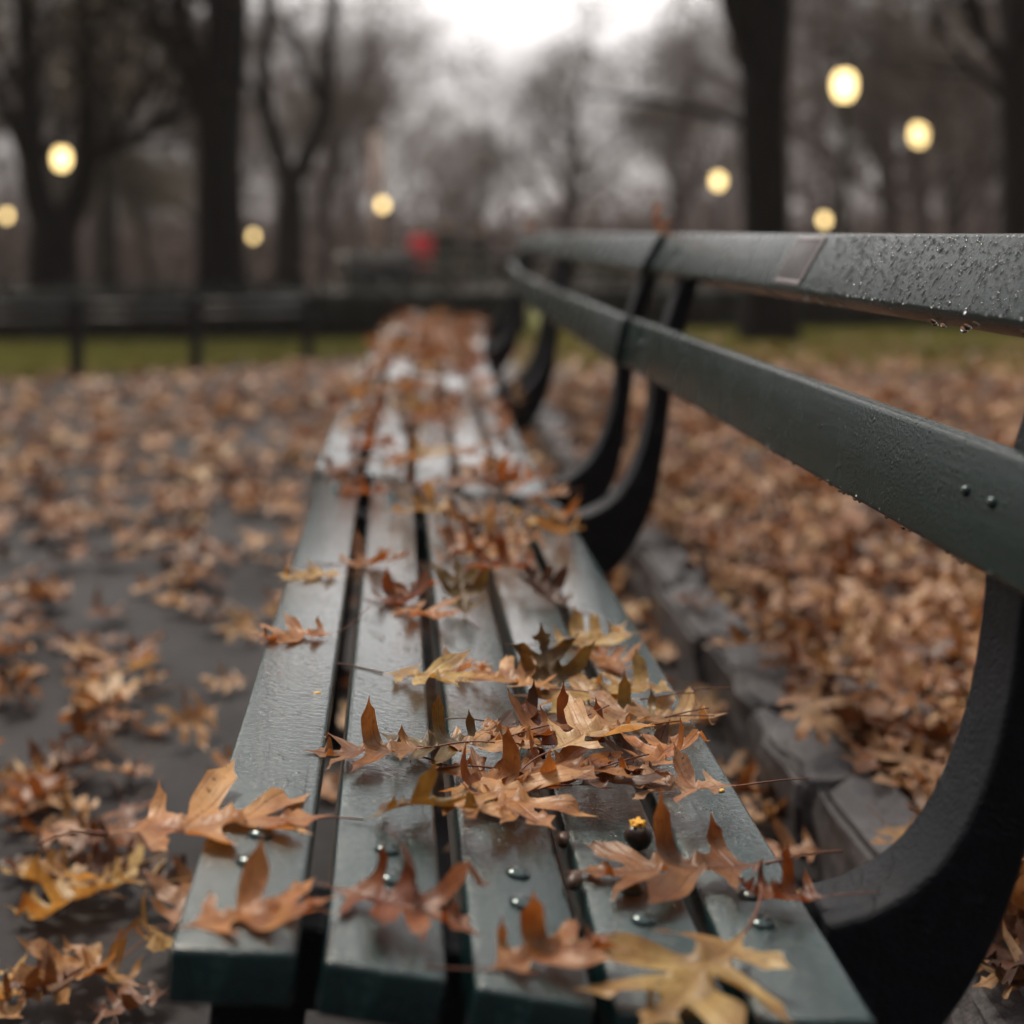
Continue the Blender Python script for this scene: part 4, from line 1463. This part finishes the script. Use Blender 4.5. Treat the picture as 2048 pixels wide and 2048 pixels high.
# ------------------------------------------------------------------ sky, sun
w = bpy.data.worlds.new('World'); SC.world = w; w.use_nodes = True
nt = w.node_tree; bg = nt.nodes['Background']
sky = nt.nodes.new('ShaderNodeTexSky'); sky.sky_type = 'NISHITA'; sky.sun_disc = False
EL, AZ = 58., -30.      # degrees; azimuth from +Y toward +X
sky.sun_elevation = math.radians(EL); sky.sun_rotation = math.radians(AZ)
geo = nt.nodes.new('ShaderNodeNewGeometry')
tc = nt.nodes.new('ShaderNodeTexCoord')
sep = nt.nodes.new('ShaderNodeSeparateXYZ'); nt.links.new(tc.outputs['Generated'], sep.inputs[0])
# overcast: brighter overhead than at the horizon, with soft uneven cloud
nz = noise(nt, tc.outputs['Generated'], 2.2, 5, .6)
# brightness shaped: strong overhead and ahead, dimmed low elsewhere in place of unseen trees
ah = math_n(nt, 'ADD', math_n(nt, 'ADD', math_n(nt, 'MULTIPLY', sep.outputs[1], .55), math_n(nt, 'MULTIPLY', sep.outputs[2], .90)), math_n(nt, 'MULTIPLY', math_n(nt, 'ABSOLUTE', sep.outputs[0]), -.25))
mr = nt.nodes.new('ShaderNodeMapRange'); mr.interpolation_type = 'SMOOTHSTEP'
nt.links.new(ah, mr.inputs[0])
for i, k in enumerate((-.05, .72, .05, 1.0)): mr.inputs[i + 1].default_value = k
up = math_n(nt, 'MULTIPLY', ramp(nt, sep.outputs[2], [(.0, .27), (.10, .38), (.15, .75), (.21, 1.), (.30, .72), (.46, .27), (1., .42)]), 20.)  # low bright band shaped for the sheen on the seat
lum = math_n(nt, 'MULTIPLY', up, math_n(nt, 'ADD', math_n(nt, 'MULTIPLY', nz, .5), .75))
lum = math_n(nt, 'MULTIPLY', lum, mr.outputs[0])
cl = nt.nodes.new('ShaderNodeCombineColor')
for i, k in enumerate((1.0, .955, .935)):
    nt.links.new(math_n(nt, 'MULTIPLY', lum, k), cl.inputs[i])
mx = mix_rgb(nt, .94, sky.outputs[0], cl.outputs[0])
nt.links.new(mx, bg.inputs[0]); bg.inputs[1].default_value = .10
sun = bpy.data.lights.new('sun', 'SUN'); sun.energy = 2.3; sun.angle = math.radians(16); sun.color = (1, .88, .74)
so = bpy.data.objects.new('sun', sun); COL.objects.link(so)
dv = Vector((math.sin(math.radians(AZ)) * math.cos(math.radians(EL)), math.cos(math.radians(AZ)) * math.cos(math.radians(EL)), math.sin(math.radians(EL))))
so.rotation_euler = dv.to_track_quat('Z', 'Y').to_euler()

# ------------------------------------------------------------------ camera
cam = bpy.data.cameras.new('camera'); co = bpy.data.objects.new('camera', cam); COL.objects.link(co)
cam.sensor_fit = 'HORIZONTAL'; cam.sensor_width = 24.; cam.lens = 3000 / 1932 * 24.
cam.shift_y = -483 / 1932.
co.location = (0, 0, .88)
th, ps = math.radians(.8212), math.radians(4.2127)
fwd = Vector((math.sin(ps) * math.cos(th), math.cos(ps) * math.cos(th), -math.sin(th)))
co.rotation_euler = fwd.to_track_quat('-Z', 'Y').to_euler()
cam.clip_start = .05; cam.clip_end = 3000
cam.dof.use_dof = True; cam.dof.focus_distance = 1.42; cam.dof.aperture_fstop = 1.93
SC.camera = co

# ------------------------------------------------------------------ render settings
SC.view_settings.view_transform = 'Standard'; SC.view_settings.look = 'None'
SC.view_settings.gamma = 1; SC.view_settings.exposure = 0.56
SC.render.engine = 'CYCLES'
SC.cycles.use_denoising = True
SC.cycles.max_bounces = 8; SC.cycles.transparent_max_bounces = 8
SC.cycles.diffuse_bounces = 3; SC.cycles.glossy_bounces = 3; SC.cycles.transmission_bounces = 6; SC.cycles.volume_bounces = 1
SC.cycles.caustics_reflective = False; SC.cycles.caustics_refractive = False
SC.cycles.sample_clamp_indirect = 6
